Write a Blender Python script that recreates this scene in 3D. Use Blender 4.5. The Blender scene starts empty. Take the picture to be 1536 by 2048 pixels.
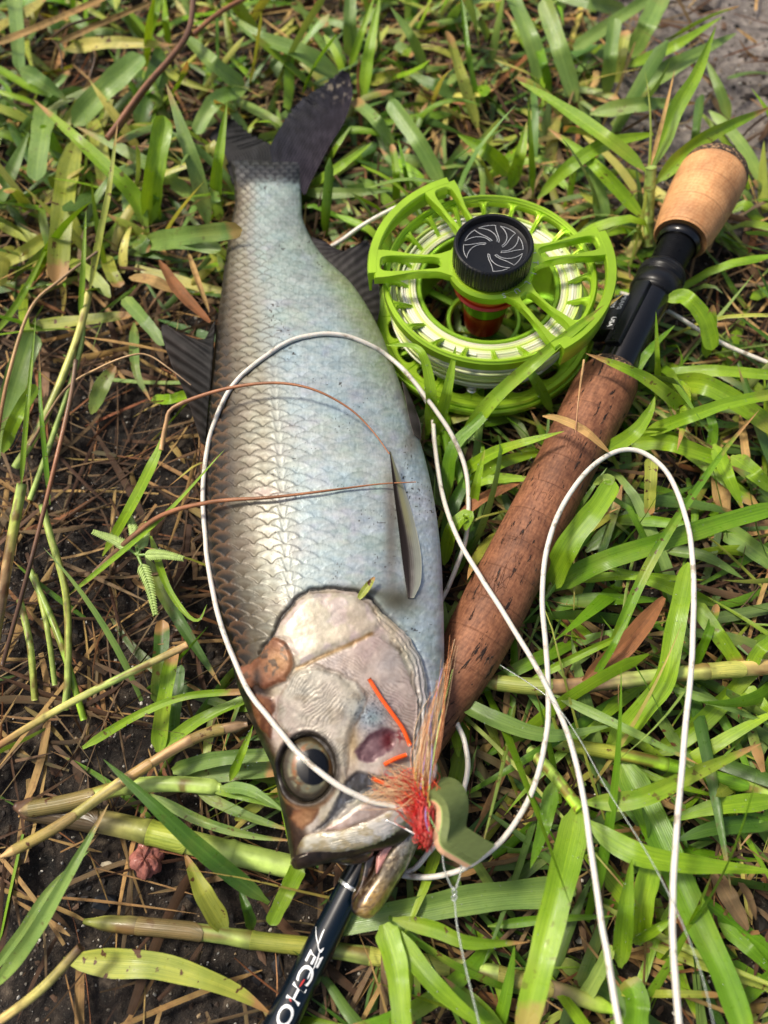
import bpy, bmesh, math, random
import numpy as np
from mathutils import Vector, Matrix, noise as mnoise

random.seed(11)
rng = np.random.default_rng(11)
scene = bpy.context.scene
COL = scene.collection

# ------------------------------------------------------------------ camera
CAM_H = 0.290                      # metres above the soil
CAM_A = math.radians(22.0)         # tilt away from straight down
FPX = 1479.0                       # focal length in pixels of a 1536 x 2048 frame (26 mm lens)
cam_d = bpy.data.cameras.new('camera')
cam = bpy.data.objects.new('camera', cam_d)
COL.objects.link(cam)
cam.location = (0, 0, CAM_H)
cam.rotation_euler = (CAM_A, 0, 0)
cam_d.sensor_fit = 'VERTICAL'
cam_d.sensor_height = 36.0
cam_d.lens = 36.0 * FPX / 2048.0
cam_d.clip_start = 0.01
cam_d.clip_end = 50.0
cam_d.dof.use_dof = True
cam_d.dof.focus_distance = 0.272
cam_d.dof.aperture_fstop = 7.0
scene.camera = cam

# ------------------------------------------------------------------ world, sun, exposure
SUN_EL, SUN_AZ = math.radians(56), math.radians(-62)     # azimuth from +Y towards +X
world = bpy.data.worlds.new('World')
scene.world = world
world.use_nodes = True
wn = world.node_tree.nodes
bg = wn['Background']
sky = wn.new('ShaderNodeTexSky')
sky.sky_type = 'NISHITA'
sky.sun_disc = False
sky.sun_elevation = SUN_EL
sky.sun_rotation = SUN_AZ
sky.air_density = 1.0
sky.dust_density = 5.0
sky.ozone_density = 0.4
world.node_tree.links.new(sky.outputs['Color'], bg.inputs['Color'])
bg.inputs['Strength'].default_value = 0.115
sun_d = bpy.data.lights.new('sun', 'SUN')
sun_d.energy = 2.9
sun_d.angle = math.radians(9.0)
sun_d.color = (1.0, 0.94, 0.80)
sun = bpy.data.objects.new('sun', sun_d)
COL.objects.link(sun)
sdir = Vector((math.sin(SUN_AZ) * math.cos(SUN_EL), math.cos(SUN_AZ) * math.cos(SUN_EL), math.sin(SUN_EL)))
sun.rotation_euler = sdir.to_track_quat('Z', 'Y').to_euler()
sun.location = (-1, 1, 2)
scene.view_settings.view_transform = 'Standard'
scene.view_settings.look = 'None'
scene.view_settings.exposure = 0.4
scene.view_settings.gamma = 1.0
scene.render.engine = 'CYCLES'
scene.cycles.max_bounces = 6
scene.cycles.transparent_max_bounces = 12
scene.cycles.use_denoising = True

# ------------------------------------------------------------------ placing helpers
_f = np.array([0, math.sin(CAM_A), -math.cos(CAM_A)])
_u = np.array([0, math.cos(CAM_A), math.sin(CAM_A)])
_r = np.array([1.0, 0, 0])

def W(px, py, z):
    """point at height z that is seen at frame position (px, py)"""
    px = np.asarray(px, float); py = np.asarray(py, float); z = np.asarray(z, float)
    a = (px - 768.0) / FPX; b = (1024.0 - py) / FPX
    d = _f + a[..., None] * _r + b[..., None] * _u
    t = (z - CAM_H) / d[..., 2]
    return np.array([0, 0, CAM_H]) + d * t[..., None]

def PX(p):
    """frame position and depth of a point"""
    p = np.asarray(p, float) - np.array([0, 0, CAM_H])
    dz = p @ _f
    return 768.0 + FPX * (p @ _r) / dz, 1024.0 - FPX * (p @ _u) / dz, dz

def mpp(px, py, z):
    """metres per frame pixel at that point"""
    return PX(W(px, py, z))[2] / FPX

def catmull(pts, n):
    pts = np.asarray(pts, float)
    if len(pts) == 2:
        t = np.linspace(0, 1, n)[:, None]
        return pts[0] * (1 - t) + pts[1] * t
    P = np.vstack([2 * pts[0] - pts[1], pts, 2 * pts[-1] - pts[-2]])
    seg = np.linalg.norm(np.diff(pts, axis=0), axis=1)
    cum = np.concatenate([[0], np.cumsum(seg)])
    s = np.linspace(0, cum[-1], n)
    i = np.clip(np.searchsorted(cum, s, side='right') - 1, 0, len(pts) - 2)
    t = ((s - cum[i]) / np.maximum(seg[i], 1e-12))[:, None]
    p0, p1, p2, p3 = P[i], P[i + 1], P[i + 2], P[i + 3]
    return 0.5 * (2 * p1 + (p2 - p0) * t + (2 * p0 - 5 * p1 + 4 * p2 - p3) * t ** 2 + (3 * p1 - p0 - 3 * p2 + p3) * t ** 3)

def sstep(a, b, x):
    t = np.clip((x - a) / (b - a), 0, 1)
    return t * t * (3 - 2 * t)

def lin(c):
    c = np.asarray(c, float) / 255.0
    return np.where(c <= 0.04045, c / 12.92, ((c + 0.055) / 1.055) ** 2.4)

def seg_dist(px, py, poly, closed=False):
    """distance of points to a polyline"""
    poly = np.asarray(poly, float)
    if closed:
        poly = np.vstack([poly, poly[:1]])
    best = np.full(px.shape, 1e9)
    for (ax, ay), (bx, by) in zip(poly[:-1], poly[1:]):
        dx, dy = bx - ax, by - ay
        L = dx * dx + dy * dy + 1e-12
        t = np.clip(((px - ax) * dx + (py - ay) * dy) / L, 0, 1)
        d = (px - ax - t * dx) ** 2 + (py - ay - t * dy) ** 2
        best = np.minimum(best, d)
    return np.sqrt(best)

def inside(px, py, poly):
    poly = np.asarray(poly, float)
    res = np.zeros(px.shape, bool)
    n = len(poly)
    for i in range(n):
        ax, ay = poly[i]; bx, by = poly[(i + 1) % n]
        if ay == by:
            continue
        c = ((ay > py) != (by > py)) & (px < (bx - ax) * (py - ay) / (by - ay) + ax)
        res ^= c
    return res

def sdf(px, py, poly):
    """signed distance, positive inside"""
    d = seg_dist(px, py, poly, True)
    return np.where(inside(px, py, poly), d, -d)

_perm = rng.permutation(1024)
def vnoise(x, y, seed=0):
    """smooth value noise in -1..1"""
    x = np.asarray(x, float) + seed * 17.3; y = np.asarray(y, float) + seed * 7.7
    xi = np.floor(x).astype(int); yi = np.floor(y).astype(int)
    xf = x - xi; yf = y - yi
    def h(i, j):
        return _perm[(_perm[i & 1023] + j) & 1023] / 511.5 - 1.0
    u = xf * xf * (3 - 2 * xf); v = yf * yf * (3 - 2 * yf)
    return (h(xi, yi) * (1 - u) + h(xi + 1, yi) * u) * (1 - v) + (h(xi, yi + 1) * (1 - u) + h(xi + 1, yi + 1) * u) * v

def fbm(x, y, seed=0, oct=3):
    s = 0; a = 0.5
    for o in range(oct):
        s = s + a * vnoise(x * 2 ** o, y * 2 ** o, seed + o * 3); a *= 0.55
    return s

# ------------------------------------------------------------------ object helpers
def mesh_obj(name, V, F, mat=None, parent=None, smooth=True, col=None, uv=None):
    """F: (n,4) or (n,3) int array, or list of arrays / lists"""
    me = bpy.data.meshes.new(name)
    V = np.asarray(V, np.float32)
    if isinstance(F, np.ndarray):
        Fs = [F]
    else:
        Fs = [np.asarray(f) for f in F if len(f)]
    nl = sum(f.size for f in Fs); nf = sum(len(f) for f in Fs)
    me.vertices.add(len(V)); me.vertices.foreach_set('co', V.ravel())
    me.loops.add(nl); me.polygons.add(nf)
    li = np.concatenate([f.ravel() for f in Fs]).astype(np.int32)
    tot = np.concatenate([np.full(len(f), f.shape[1]) for f in Fs]).astype(np.int32)
    st = np.concatenate([[0], np.cumsum(tot)[:-1]]).astype(np.int32)
    me.loops.foreach_set('vertex_index', li)
    me.polygons.foreach_set('loop_start', st)
    me.polygons.foreach_set('use_smooth', np.full(nf, smooth))
    me.update(calc_edges=True)
    if col is not None:
        c = np.ones((len(V), 4), np.float32); c[:, :col.shape[1]] = col
        a = me.attributes.new('Col', 'FLOAT_COLOR', 'POINT')
        a.data.foreach_set('color', c.ravel())
    if uv is not None:
        a = me.attributes.new('uvw', 'FLOAT_VECTOR', 'POINT')
        u3 = np.zeros((len(V), 3), np.float32); u3[:, :uv.shape[1]] = uv
        a.data.foreach_set('vector', u3.ravel())
    me.validate()
    o = bpy.data.objects.new(name, me)
    COL.objects.link(o)
    if mat is not None:
        me.materials.append(mat)
    if parent is not None:
        o.parent = parent
        o.matrix_parent_inverse = parent.matrix_basis.inverted()
    return o

def grid_faces(nu, nv, wrap_u=False, wrap_v=False, off=0):
    iu = np.arange(nu if wrap_u else nu - 1); iv = np.arange(nv if wrap_v else nv - 1)
    I, J = np.meshgrid(iu, iv, indexing='ij')
    I2 = (I + 1) % nu; J2 = (J + 1) % nv
    return np.stack([I * nv + J, I2 * nv + J, I2 * nv + J2, I * nv + J2], -1).reshape(-1, 4) + off

def thing(name, label, cat, loc, group=None):
    o = bpy.data.objects.new(name, None)
    o.empty_display_size = 0.01
    o.location = [float(v) for v in loc]
    COL.objects.link(o)
    tag(o, label, cat, group)
    return o

def tag(o, label=None, cat=None, group=None, kind=None):
    if label: o['label'] = label
    if cat: o['category'] = cat
    if group: o['group'] = group
    if kind: o['kind'] = kind
    return o

class MB:
    """collects pieces that become one mesh"""
    def __init__(s):
        s.v = []; s.f4 = []; s.f3 = []; s.c = []; s.n = 0; s.uv = []
    def add(s, V, F4=None, F3=None, col=None, uv=None):
        V = np.asarray(V, float).reshape(-1, 3)
        s.v.append(V)
        if F4 is not None and len(F4): s.f4.append(np.asarray(F4) + s.n)
        if F3 is not None and len(F3): s.f3.append(np.asarray(F3) + s.n)
        c = np.ones((len(V), 3)) if col is None else np.broadcast_to(np.asarray(col, float), (len(V), 3))
        s.c.append(c)
        s.uv.append(np.zeros((len(V), 3)) if uv is None else uv)
        s.n += len(V)
    def build(s, name, mat, parent=None, smooth=True):
        F = []
        if s.f4: F.append(np.vstack(s.f4))
        if s.f3: F.append(np.vstack(s.f3))
        return mesh_obj(name, np.vstack(s.v), F, mat, parent, smooth, np.vstack(s.c), np.vstack(s.uv))

def frames(P):
    """tangent, side and up vectors along a path"""
    T = np.gradient(P, axis=0)
    T /= np.linalg.norm(T, axis=1)[:, None] + 1e-12
    return T

def tube(mb, P, r, n=8, col=None, cap=True, uv=None):
    P = np.asarray(P, float); m = len(P)
    r = np.broadcast_to(np.asarray(r, float), (m,))
    T = frames(P)
    ref = np.array([0.0, 0.0, 1.0])
    if abs(T[0] @ ref) > 0.9: ref = np.array([1.0, 0, 0])
    N = np.zeros_like(P); cur = ref
    for i in range(m):
        cur = cur - (cur @ T[i]) * T[i]; cur /= np.linalg.norm(cur) + 1e-12
        N[i] = cur
    B = np.cross(T, N)
    th = np.linspace(0, 2 * np.pi, n, endpoint=False)
    V = P[:, None] + r[:, None, None] * (np.cos(th)[None, :, None] * N[:, None] + np.sin(th)[None, :, None] * B[:, None])
    V = V.reshape(-1, 3)
    F = grid_faces(m, n, False, True)
    F3 = None
    if cap:
        V = np.vstack([V, P[0], P[-1]])
        k = np.arange(n)
        F3 = np.vstack([np.stack([np.full(n, m * n), (k + 1) % n, k], -1),
                        np.stack([np.full(n, m * n + 1), (m - 1) * n + k, (m - 1) * n + (k + 1) % n], -1)])
    cc = None
    if col is not None:
        col = np.asarray(col, float)
        if col.ndim == 2:
            cc = np.repeat(col, n, axis=0)
            if cap: cc = np.vstack([cc, col[0], col[-1]])
        else: cc = col
    mb.add(V, F, F3, cc)

def lathe(mb, prof, M, n=64, col=None, closed=False):
    """prof: (k,2) radius, height; M: 4x4 numpy frame; col (k,3) or (3,)"""
    prof = np.asarray(prof, float); k = len(prof)
    th = np.linspace(0, 2 * np.pi, n, endpoint=False)
    R = prof[:, 0][:, None]; Z = np.broadcast_to(prof[:, 1][:, None], (k, n))
    V = np.stack([R * np.cos(th), R * np.sin(th), Z], -1).reshape(-1, 3)
    V = V @ M[:3, :3].T + M[:3, 3]
    F = grid_faces(k, n, closed, True)
    cc = col
    if col is not None and np.ndim(col) == 2: cc = np.repeat(np.asarray(col), n, axis=0)
    mb.add(V, F, None, cc)

def box(mb, c, ax, ay, az, hx, hy, hz, col=None, bev=0.0):
    """box with half sizes along three unit axes, its edges chamfered by bev"""
    bm = bmesh.new()
    bmesh.ops.create_cube(bm, size=2.0)
    for v in bm.verts:
        v.co = Vector((v.co.x * hx, v.co.y * hy, v.co.z * hz))
    if bev > 0:
        bmesh.ops.bevel(bm, geom=bm.edges[:], offset=bev, segments=2, affect='EDGES', profile=0.5)
    bmesh.ops.triangulate(bm, faces=bm.faces[:])
    V = np.array([v.co[:] for v in bm.verts])
    F = np.array([[v.index for v in f.verts] for f in bm.faces])
    bm.free()
    A = np.stack([ax, ay, az], 1)
    mb.add(V @ A.T + np.asarray(c), None, F, col)

# ------------------------------------------------------------------ materials
class NT:
    def __init__(s, name):
        s.m = bpy.data.materials.new(name); s.m.use_nodes = True
        s.t = s.m.node_tree; s.b = s.t.nodes['Principled BSDF']; s.out = s.t.nodes['Material Output']
    def n(s, typ, **kw):
        nd = s.t.nodes.new('ShaderNode' + typ)
        for k, v in kw.items(): setattr(nd, k, v)
        return nd
    def l(s, a, b): s.t.links.new(a, b)
    def set(s, **kw):
        for k, v in kw.items():
            s.b.inputs[k.replace('_', ' ')].default_value = v
        return s
    def attr(s, name): 
        a = s.n('Attribute'); a.attribute_name = name; return a
    def noise(s, scale, detail=4, vec=None, rough=0.55):
        nd = s.n('TexNoise'); nd.inputs['Scale'].default_value = scale; nd.inputs['Detail'].default_value = detail
        nd.inputs['Roughness'].default_value = rough
        if vec is not None: s.l(vec, nd.inputs['Vector'])
        return nd
    def ramp(s, fac, stops):
        r = s.n('ValToRGB'); e = r.color_ramp.elements
        while len(e) < len(stops): e.new(0.5)
        for i, (p, c) in enumerate(stops):
            e[i].position = p; e[i].color = (*c, 1) if len(c) == 3 else c
        s.l(fac, r.inputs['Fac']); return r
    def mix(s, fac, a, b, blend='MIX'):
        m = s.n('Mix', data_type='RGBA', blend_type=blend)
        for sock, v in ((m.inputs[0], fac), (m.inputs[6], a), (m.inputs[7], b)):
            if hasattr(v, 'is_linked') or hasattr(v, 'links'): s.l(v, sock)
            else: sock.default_value = v if not isinstance(v, tuple) or len(v) == 4 else (*v, 1)
        return m.outputs[2]
    def math(s, op, a, b=None, c=None):
        m = s.n('Math', operation=op)
        for i, v in enumerate((a, b, c)):
            if v is None: continue
            if hasattr(v, 'links'): s.l(v, m.inputs[i])
            else: m.inputs[i].default_value = v
        return m.outputs[0]
    def bump(s, h, strength=0.3, dist=0.001):
        b = s.n('Bump'); b.inputs['Strength'].default_value = strength; b.inputs['Distance'].default_value = dist
        s.l(h, b.inputs['Height']); s.l(b.outputs[0], s.b.inputs['Normal']); return b
    def coord(s, kind='Object'):
        return s.n('TexCoord').outputs[kind]

def mat_attr(name, rough=0.5, metal=0.0, coat=0.0, spec=0.5, nscale=None, nstr=0.2, ndist=0.0005, tint=0.0, coat_rough=0.1):
    t = NT(name); a = t.attr('Col')
    c = a.outputs['Color']
    if tint and nscale:
        nz = t.noise(nscale * 0.35, 5, t.coord())
        r = t.ramp(nz.outputs['Fac'], [(0.3, (1 - tint,) * 3), (0.7, (1 + tint * 0.6,) * 3)])
        c = t.mix(1.0, c, r.outputs[0], 'MULTIPLY')
    t.l(c, t.b.inputs['Base Color'])
    t.set(Roughness=rough, Metallic=metal, Coat_Weight=coat, Specular_IOR_Level=spec, Coat_Roughness=coat_rough)
    if nscale:
        nz2 = t.noise(nscale, 4, t.coord())
        t.bump(nz2.outputs['Fac'], nstr, ndist)
    return t.m
# ================================================================== ground
def soil_h(x, y):
    return .0042 * fbm(x * 22, y * 22, 3, 4) + .0026 * fbm(x * 90, y * 90, 7, 3) + .0011 * fbm(x * 330, y * 330, 9, 2) - .003
def stretch(n, half, c, far):
    u = np.linspace(-1, 1, n); return c + u * half + np.sign(u) * np.abs(u) ** 9 * far
gx = stretch(420, .33, 0, 3.0); gy = stretch(460, .37, .20, 3.0)
GX, GY = np.meshgrid(gx, gy, indexing='ij')
fade = sstep(1.2, .5, np.hypot(GX, GY - .2))
GZ = soil_h(GX, GY) * fade
t = NT('soil'); co = t.coord()
n1_ = t.noise(28, 6, co); n2_ = t.noise(170, 6, co, .65); n3_ = t.noise(1300, 3, co, .7)
r1 = t.ramp(n2_.outputs['Fac'], [(.36, tuple(lin((18, 14, 12)))), (.54, tuple(lin((46, 38, 32)))), (.72, tuple(lin((100, 90, 78))))])
r2 = t.ramp(n1_.outputs['Fac'], [(.38, (.50, .45, .42)), (.62, (1.1, 1.05, 1.0))])
c_ = t.mix(1.0, r1.outputs[0], r2.outputs[0], 'MULTIPLY')
r3 = t.ramp(n3_.outputs['Fac'], [(.60, (0, 0, 0)), (.72, (1, 1, 1))])
c_ = t.mix(t.math('MULTIPLY', r3.outputs[0], .35), c_, tuple(lin((150, 142, 128))))
# paler dry sand patch in the far right corner
sp = t.n('SeparateXYZ'); t.l(co, sp.inputs[0])
def clamp01(x):
    c = t.n('Clamp'); t.l(x, c.inputs[0]); return c.outputs[0]
edge = t.math('MULTIPLY_ADD', n1_.outputs['Fac'], .12, -.06)
far = t.math('MULTIPLY', clamp01(t.math('MULTIPLY', t.math('ADD', t.math('SUBTRACT', sp.outputs[1], .25), edge), 14)), clamp01(t.math('MULTIPLY', t.math('ADD', t.math('SUBTRACT', sp.outputs[0], .085), edge), 14)))
farc = t.n('Clamp'); t.l(far, farc.inputs[0])
r4 = t.ramp(n2_.outputs['Fac'], [(.30, tuple(lin((84, 76, 72)))), (.70, tuple(lin((164, 154, 146))))])
c_ = t.mix(t.math('MULTIPLY', farc.outputs[0], .8), c_, r4.outputs[0])
t.l(c_, t.b.inputs['Base Color']); t.set(Roughness=.8, Specular_IOR_Level=.4)
t.bump(t.math('ADD', n3_.outputs['Fac'], t.math('MULTIPLY', n2_.outputs['Fac'], 2.0)), .9, .0012)
M_SOIL = t.m
g_ = mesh_obj('ground', np.stack([GX, GY, GZ], -1).reshape(-1, 3), grid_faces(420, 460), M_SOIL)
tag(g_, kind='structure')

def scatter_xy(n, margin=.05):
    """random ground points inside the area in view plus a margin"""
    out = []
    while sum(len(o) for o in out) < n:
        x = rng.uniform(-.36, .36, 4000); y = rng.uniform(-.14, .56, 4000)
        px, py, dz = PX(np.stack([x, y, np.zeros_like(x)], 1))
        ok = (dz > .02) & (px > -230) & (px < 1766) & (py > -230) & (py < 2300)
        out.append(np.stack([x[ok], y[ok]], 1))
    return np.vstack(out)[:n]

# sand grains and crumbs of bark, far too many to count
ico = np.array([(0, 0, 1), (.894, 0, .447), (.276, .851, .447), (-.724, .526, .447), (-.724, -.526, .447), (.276, -.851, .447),
                (.724, .526, -.447), (-.276, .851, -.447), (-.894, 0, -.447), (-.276, -.851, -.447), (.724, -.526, -.447), (0, 0, -1)])
icf = np.array([(0, 1, 2), (0, 2, 3), (0, 3, 4), (0, 4, 5), (0, 5, 1), (1, 6, 2), (2, 7, 3), (3, 8, 4), (4, 9, 5), (5, 10, 1), (6, 7, 2), (7, 8, 3), (8, 9, 4), (9, 10, 5), (10, 6, 1),
                (11, 7, 6), (11, 8, 7), (11, 9, 8), (11, 10, 9), (11, 6, 10)])
def crumbs(name, n, rlo, rhi, pal, label, mat, flat=1.0, long=1.0, kind='stuff', cat='sand'):
    P = scatter_xy(n); r_ = rng.uniform(rlo, rhi, n) * rng.uniform(.5, 1, n)
    V = ico[None] * (1 + rng.uniform(-.35, .35, (n, 12, 1)))
    sc = np.stack([np.ones(n) * long * rng.uniform(.7, 1.2, n), rng.uniform(.6, 1, n), np.full(n, flat)], 1)
    V = V * sc[:, None]
    a = rng.uniform(0, 6.28, n); ca, sa = np.cos(a)[:, None], np.sin(a)[:, None]
    x = V[..., 0] * ca - V[..., 1] * sa; y = V[..., 0] * sa + V[..., 1] * ca
    z0 = soil_h(P[:, 0], P[:, 1])
    V = np.stack([x * r_[:, None] + P[:, :1], y * r_[:, None] + P[:, 1:], V[..., 2] * r_[:, None] + (z0 + r_ * flat * .35)[:, None]], -1)
    F = (icf[None] + (np.arange(n) * 12)[:, None, None]).reshape(-1, 3)
    c = lin(np.array(pal, float))[rng.integers(len(pal), size=n)] * rng.uniform(.7, 1.2, (n, 1))
    o = mesh_obj(name, V.reshape(-1, 3), F, mat, None, False, np.repeat(c, 12, 0))
    return tag(o, label, cat, None, kind)
M_GRAIN = mat_attr('sand_grain', .55, 0, .1)
M_BARK = mat_attr('bark_crumb', .75, 0, .05, .4, 600, .5, .0005)
crumbs('sand_grains', 16000, .0003, .0009, [(150, 142, 128), (190, 182, 168), (120, 112, 100), (90, 82, 74), (206, 200, 190), (140, 120, 92)], 'pale sand grains strewn over the dark soil', M_GRAIN)
crumbs('bark_crumbs', 1500, .001, .0042, [(40, 30, 24), (58, 44, 34), (30, 24, 22), (84, 62, 46), (24, 22, 24)], 'dark crumbs of bark and peat on the soil', M_BARK, .4, 1.5, 'stuff', 'bark')
crumbs('peat_crumbs', 5000, .0005, .0016, [(30, 22, 18), (46, 34, 26), (22, 18, 17), (66, 50, 38)], 'fine dark peat crumbs scattered on the soil', M_BARK, .6, 1.3, 'stuff', 'peat')
# ================================================================== the fish
ROWS = np.array([  # dorsal x, y, ventral x, y, half thickness, mid height
    (462, 322, 606, 320, .0012, .0176), (465, 342, 602, 340, .0044, .0176), (470, 400, 603, 402, .0060, .0180), (462, 450, 608, 446, .0072, .0195),
    (452, 510, 640, 505, .0092, .0215), (443, 580, 705, 570, .0115, .0240), (434, 650, 752, 645, .0135, .0260),
    (426, 720, 782, 718, .0150, .0275), (418, 800, 810, 795, .0162, .0290), (412, 880, 838, 875, .0170, .0300),
    (409, 960, 858, 950, .0175, .0310), (409, 1040, 873, 1030, .0178, .0315), (412, 1110, 882, 1110, .0178, .0320),
    (423, 1180, 886, 1190, .0177, .0322), (440, 1240, 888, 1270, .0175, .0324), (457, 1300, 888, 1340, .0172, .0325),
    (476, 1370, 886, 1400, .0166, .0325), (499, 1430, 881, 1450, .0158, .0325), (523, 1485, 875, 1500, .0150, .0325),
    (545, 1535, 868, 1550, .0142, .0325), (560, 1600, 862, 1590, .0130, .0322), (571, 1650, 855, 1620, .0118, .0318),
    (580, 1700, 838, 1648, .0104, .0312), (585, 1728, 812, 1675, .0080, .0305), (588, 1736, 770, 1690, .0050, .0300)], float)
NS, NW = 820, 330
cen = (ROWS[:, :2] + ROWS[:, 2:4]) / 2
_R = catmull(np.hstack([ROWS * np.array([1, 1, 1, 1, 4e3, 4e3])]), NS)
_R[:, 4:] /= 4e3
th = np.linspace(-np.pi / 2, np.pi / 2, NW)
wv = 0.5 * np.sin(th) + 0.5 * th / (np.pi / 2)
wv[0], wv[-1] = -1, 1
w = np.broadcast_to(wv, (NS, NW))
fx = _R[:, 0:1] * (1 - w) / 2 + _R[:, 2:3] * (1 + w) / 2
fy = _R[:, 1:2] * (1 - w) / 2 + _R[:, 3:4] * (1 + w) / 2
prof = np.power(np.clip(1 - np.abs(w) ** 2.25, 0, 1), 0.56)
fz0 = _R[:, 5:6] + _R[:, 4:5] * prof
base = W(fx, fy, fz0)

# ---- scale pattern: q runs from the gill cover to the tail, v across the flank
cl = W(_R[:, 0] * .55 + _R[:, 2] * .45, _R[:, 1] * .55 + _R[:, 3] * .45, _R[:, 5])
al = np.concatenate([[0], np.cumsum(np.linalg.norm(np.diff(cl, axis=0), axis=1))])
k_op = np.argmin(np.abs(_R[:, 1] - 1240))
q = np.broadcast_to(((al[k_op] - al) / al[k_op] * 45.0)[:, None], (NS, NW))
v = 8.2 * (0.62 * w + 0.38 * np.arcsin(np.clip(w, -1, 1)) * 2 / np.pi) + 0.25
v = v + 0.10 * fbm(q * 0.25, v * 0.4, 3); q = q + 0.10 * fbm(q * 0.4, v * 0.3, 5)
bestc = np.full(q.shape, 1e9); dE = np.ones(q.shape); dwB = np.zeros(q.shape); dsB = np.zeros(q.shape); rowB = np.zeros(q.shape, int); idB = np.zeros(q.shape)
for dj in (0, 1):
    j = np.floor(v).astype(int) + dj
    dw_ = v - j
    e = 0.20 + 0.80 * np.sqrt(np.clip(1 - dw_ ** 2, 0, 1))
    off = 0.5 * (j & 1)
    c = np.ceil(q - e - off) + off
    take = c < bestc
    bestc = np.where(take, c, bestc); dE = np.where(take, c + e - q, dE)
    dwB = np.where(take, dw_, dwB); dsB = np.where(take, q - c, dsB); rowB = np.where(take, j, rowB)
rnd = (np.sin(bestc * 12.9898 + rowB * 78.233) * 43758.5453) % 1.0

# ---- head drawing, all curves in the same flat coordinates as the outline
HEAD = catmull([(430, 1330), (500, 1330), (546, 1276), (572, 1227), (607, 1190), (642, 1180), (681, 1178), (712, 1184), (736, 1198), (771, 1229),
                (814, 1272), (841, 1319), (853, 1373), (854, 1432), (850, 1490), (845, 1545), (850, 1590), (900, 1640)], 90)
HEADP = np.vstack([HEAD, [(900, 1900), (380, 1900), (380, 1330)]])
OPER = catmull([(546, 1280), (574, 1230), (610, 1194), (645, 1186), (685, 1185), (715, 1192), (740, 1215), (760, 1240), (757, 1262), (740, 1268),
                (700, 1288), (650, 1310), (600, 1335), (592, 1330), (588, 1305), (570, 1284), (548, 1280)], 80)
PREOP = catmull([(600, 1340), (650, 1314), (700, 1292), (742, 1270), (790, 1297), (814, 1345), (830, 1394), (836, 1435), (826, 1480), (800, 1480), (770, 1455), (735, 1450),
                 (720, 1400), (700, 1370), (660, 1345), (625, 1338)], 80)
SUBORB = catmull([(558, 1398), (572, 1375), (592, 1345), (630, 1332), (665, 1342), (700, 1360), (724, 1376), (733, 1402), (716, 1440), (702, 1480),
                  (694, 1530), (690, 1560), (672, 1520), (650, 1478), (615, 1462), (575, 1468), (556, 1440)], 80)
SKULL = catmull([(464, 1305), (478, 1291), (513, 1277), (545, 1273), (572, 1282), (587, 1301), (590, 1327), (580, 1354), (556, 1372), (529, 1380), (517, 1372),
                 (498, 1382), (478, 1360), (464, 1320)], 60)
SKULL2 = catmull([(502, 1386), (535, 1388), (555, 1400), (552, 1440), (548, 1478), (528, 1462), (508, 1430)], 40)
SNOUT = catmull([(585, 1618), (620, 1608), (646, 1616), (632, 1640), (612, 1662), (592, 1650), (580, 1636)], 40)
HOLE = catmull([(709, 1502), (728, 1475), (752, 1459), (775, 1455), (791, 1471), (787, 1495), (763, 1514), (736, 1526), (716, 1518)], 50)
GROOVE = catmull([(626, 1668), (664, 1618), (688, 1562), (712, 1541), (738, 1545), (800, 1560), (806, 1580), (752, 1582), (724, 1590), (697, 1612), (654, 1655)], 60)
SUPMAX = catmull([(645, 1660), (697, 1622), (752, 1594), (790, 1586), (812, 1602), (740, 1637), (680, 1660)], 50)
BRANCH = catmull([(750, 1215), (790, 1240), (822, 1275), (845, 1320), (856, 1375), (858, 1440), (850, 1500), (838, 1500), (840, 1440), (833, 1390), (815, 1340), (790, 1290), (755, 1250)], 70)
EYE_C, EYE_R = (617, 1535), (57, 71)
er = np.hypot((fx - EYE_C[0]) / EYE_R[0], (fy - EYE_C[1]) / EYE_R[1])
FX0, FY0 = fx, fy
fx = FX0 + 5.0 * fbm(FX0 / 17, FY0 / 17, 101); fy = FY0 + 5.0 * fbm(FX0 / 17, FY0 / 17, 111)
sH = sdf(fx, fy, HEADP); inH = sstep(-1.5, 1.5, sH)
sO = sdf(fx, fy, OPER); sP = sdf(fx, fy, PREOP); sS = sdf(fx, fy, SUBORB); sK = sdf(fx, fy, SKULL); sK2 = sdf(fx, fy, SKULL2)
sN = sdf(fx, fy, SNOUT); sHo = sdf(fx, fy, HOLE); sG = sdf(fx, fy, GROOVE); sX = sdf(fx, fy, SUPMAX); sB = sdf(fx, fy, BRANCH)

fx, fy = FX0, FY0
# ---- relief
h = np.zeros_like(fx)
onB = 1 - inH
amp = (0.00007 + 0.00009 * sstep(.15, -.25, w) + 0.00030 * sstep(-0.35, -0.8, w)) * sstep(1.0, 4.0, q + 3) 
h += onB * amp * (1 - np.clip(dE, 0, 1)) * 1.3
lat = (rowB == -2) & (q < 34)
phi = np.arctan2(dwB * 1.1, dsB + 0.55)
rad = np.hypot(dwB, dsB + 0.55)
fan = lat * sstep(0.20, 0.38, rad) * sstep(0.25, 0.6, np.cos(phi * 13 + 3.1416 + 1.5 * rnd)) * sstep(1.1, .8, np.abs(phi)) * sstep(0.02, 0.12, dE) * sstep(600, 850, fy)
h += onB * fan * 0.00009
h += inH * 0.0011 * (sstep(0, 22, sH) * 0.5 + 0.5) - 0.0010 * np.exp(-((sH + 3) / 4.0) ** 2) * (w > -0.72)
plate = lambda s, a, r: a * sstep(-2, r, s)
h += plate(sO, .0006, 14) + plate(sP, .0005, 8) + plate(sS, .0008, 14) + plate(sK, .0009, 10) + plate(sK2, .0005, 8) + plate(sX, .0007, 9)
h += plate(sB, .0004, 6)
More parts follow.
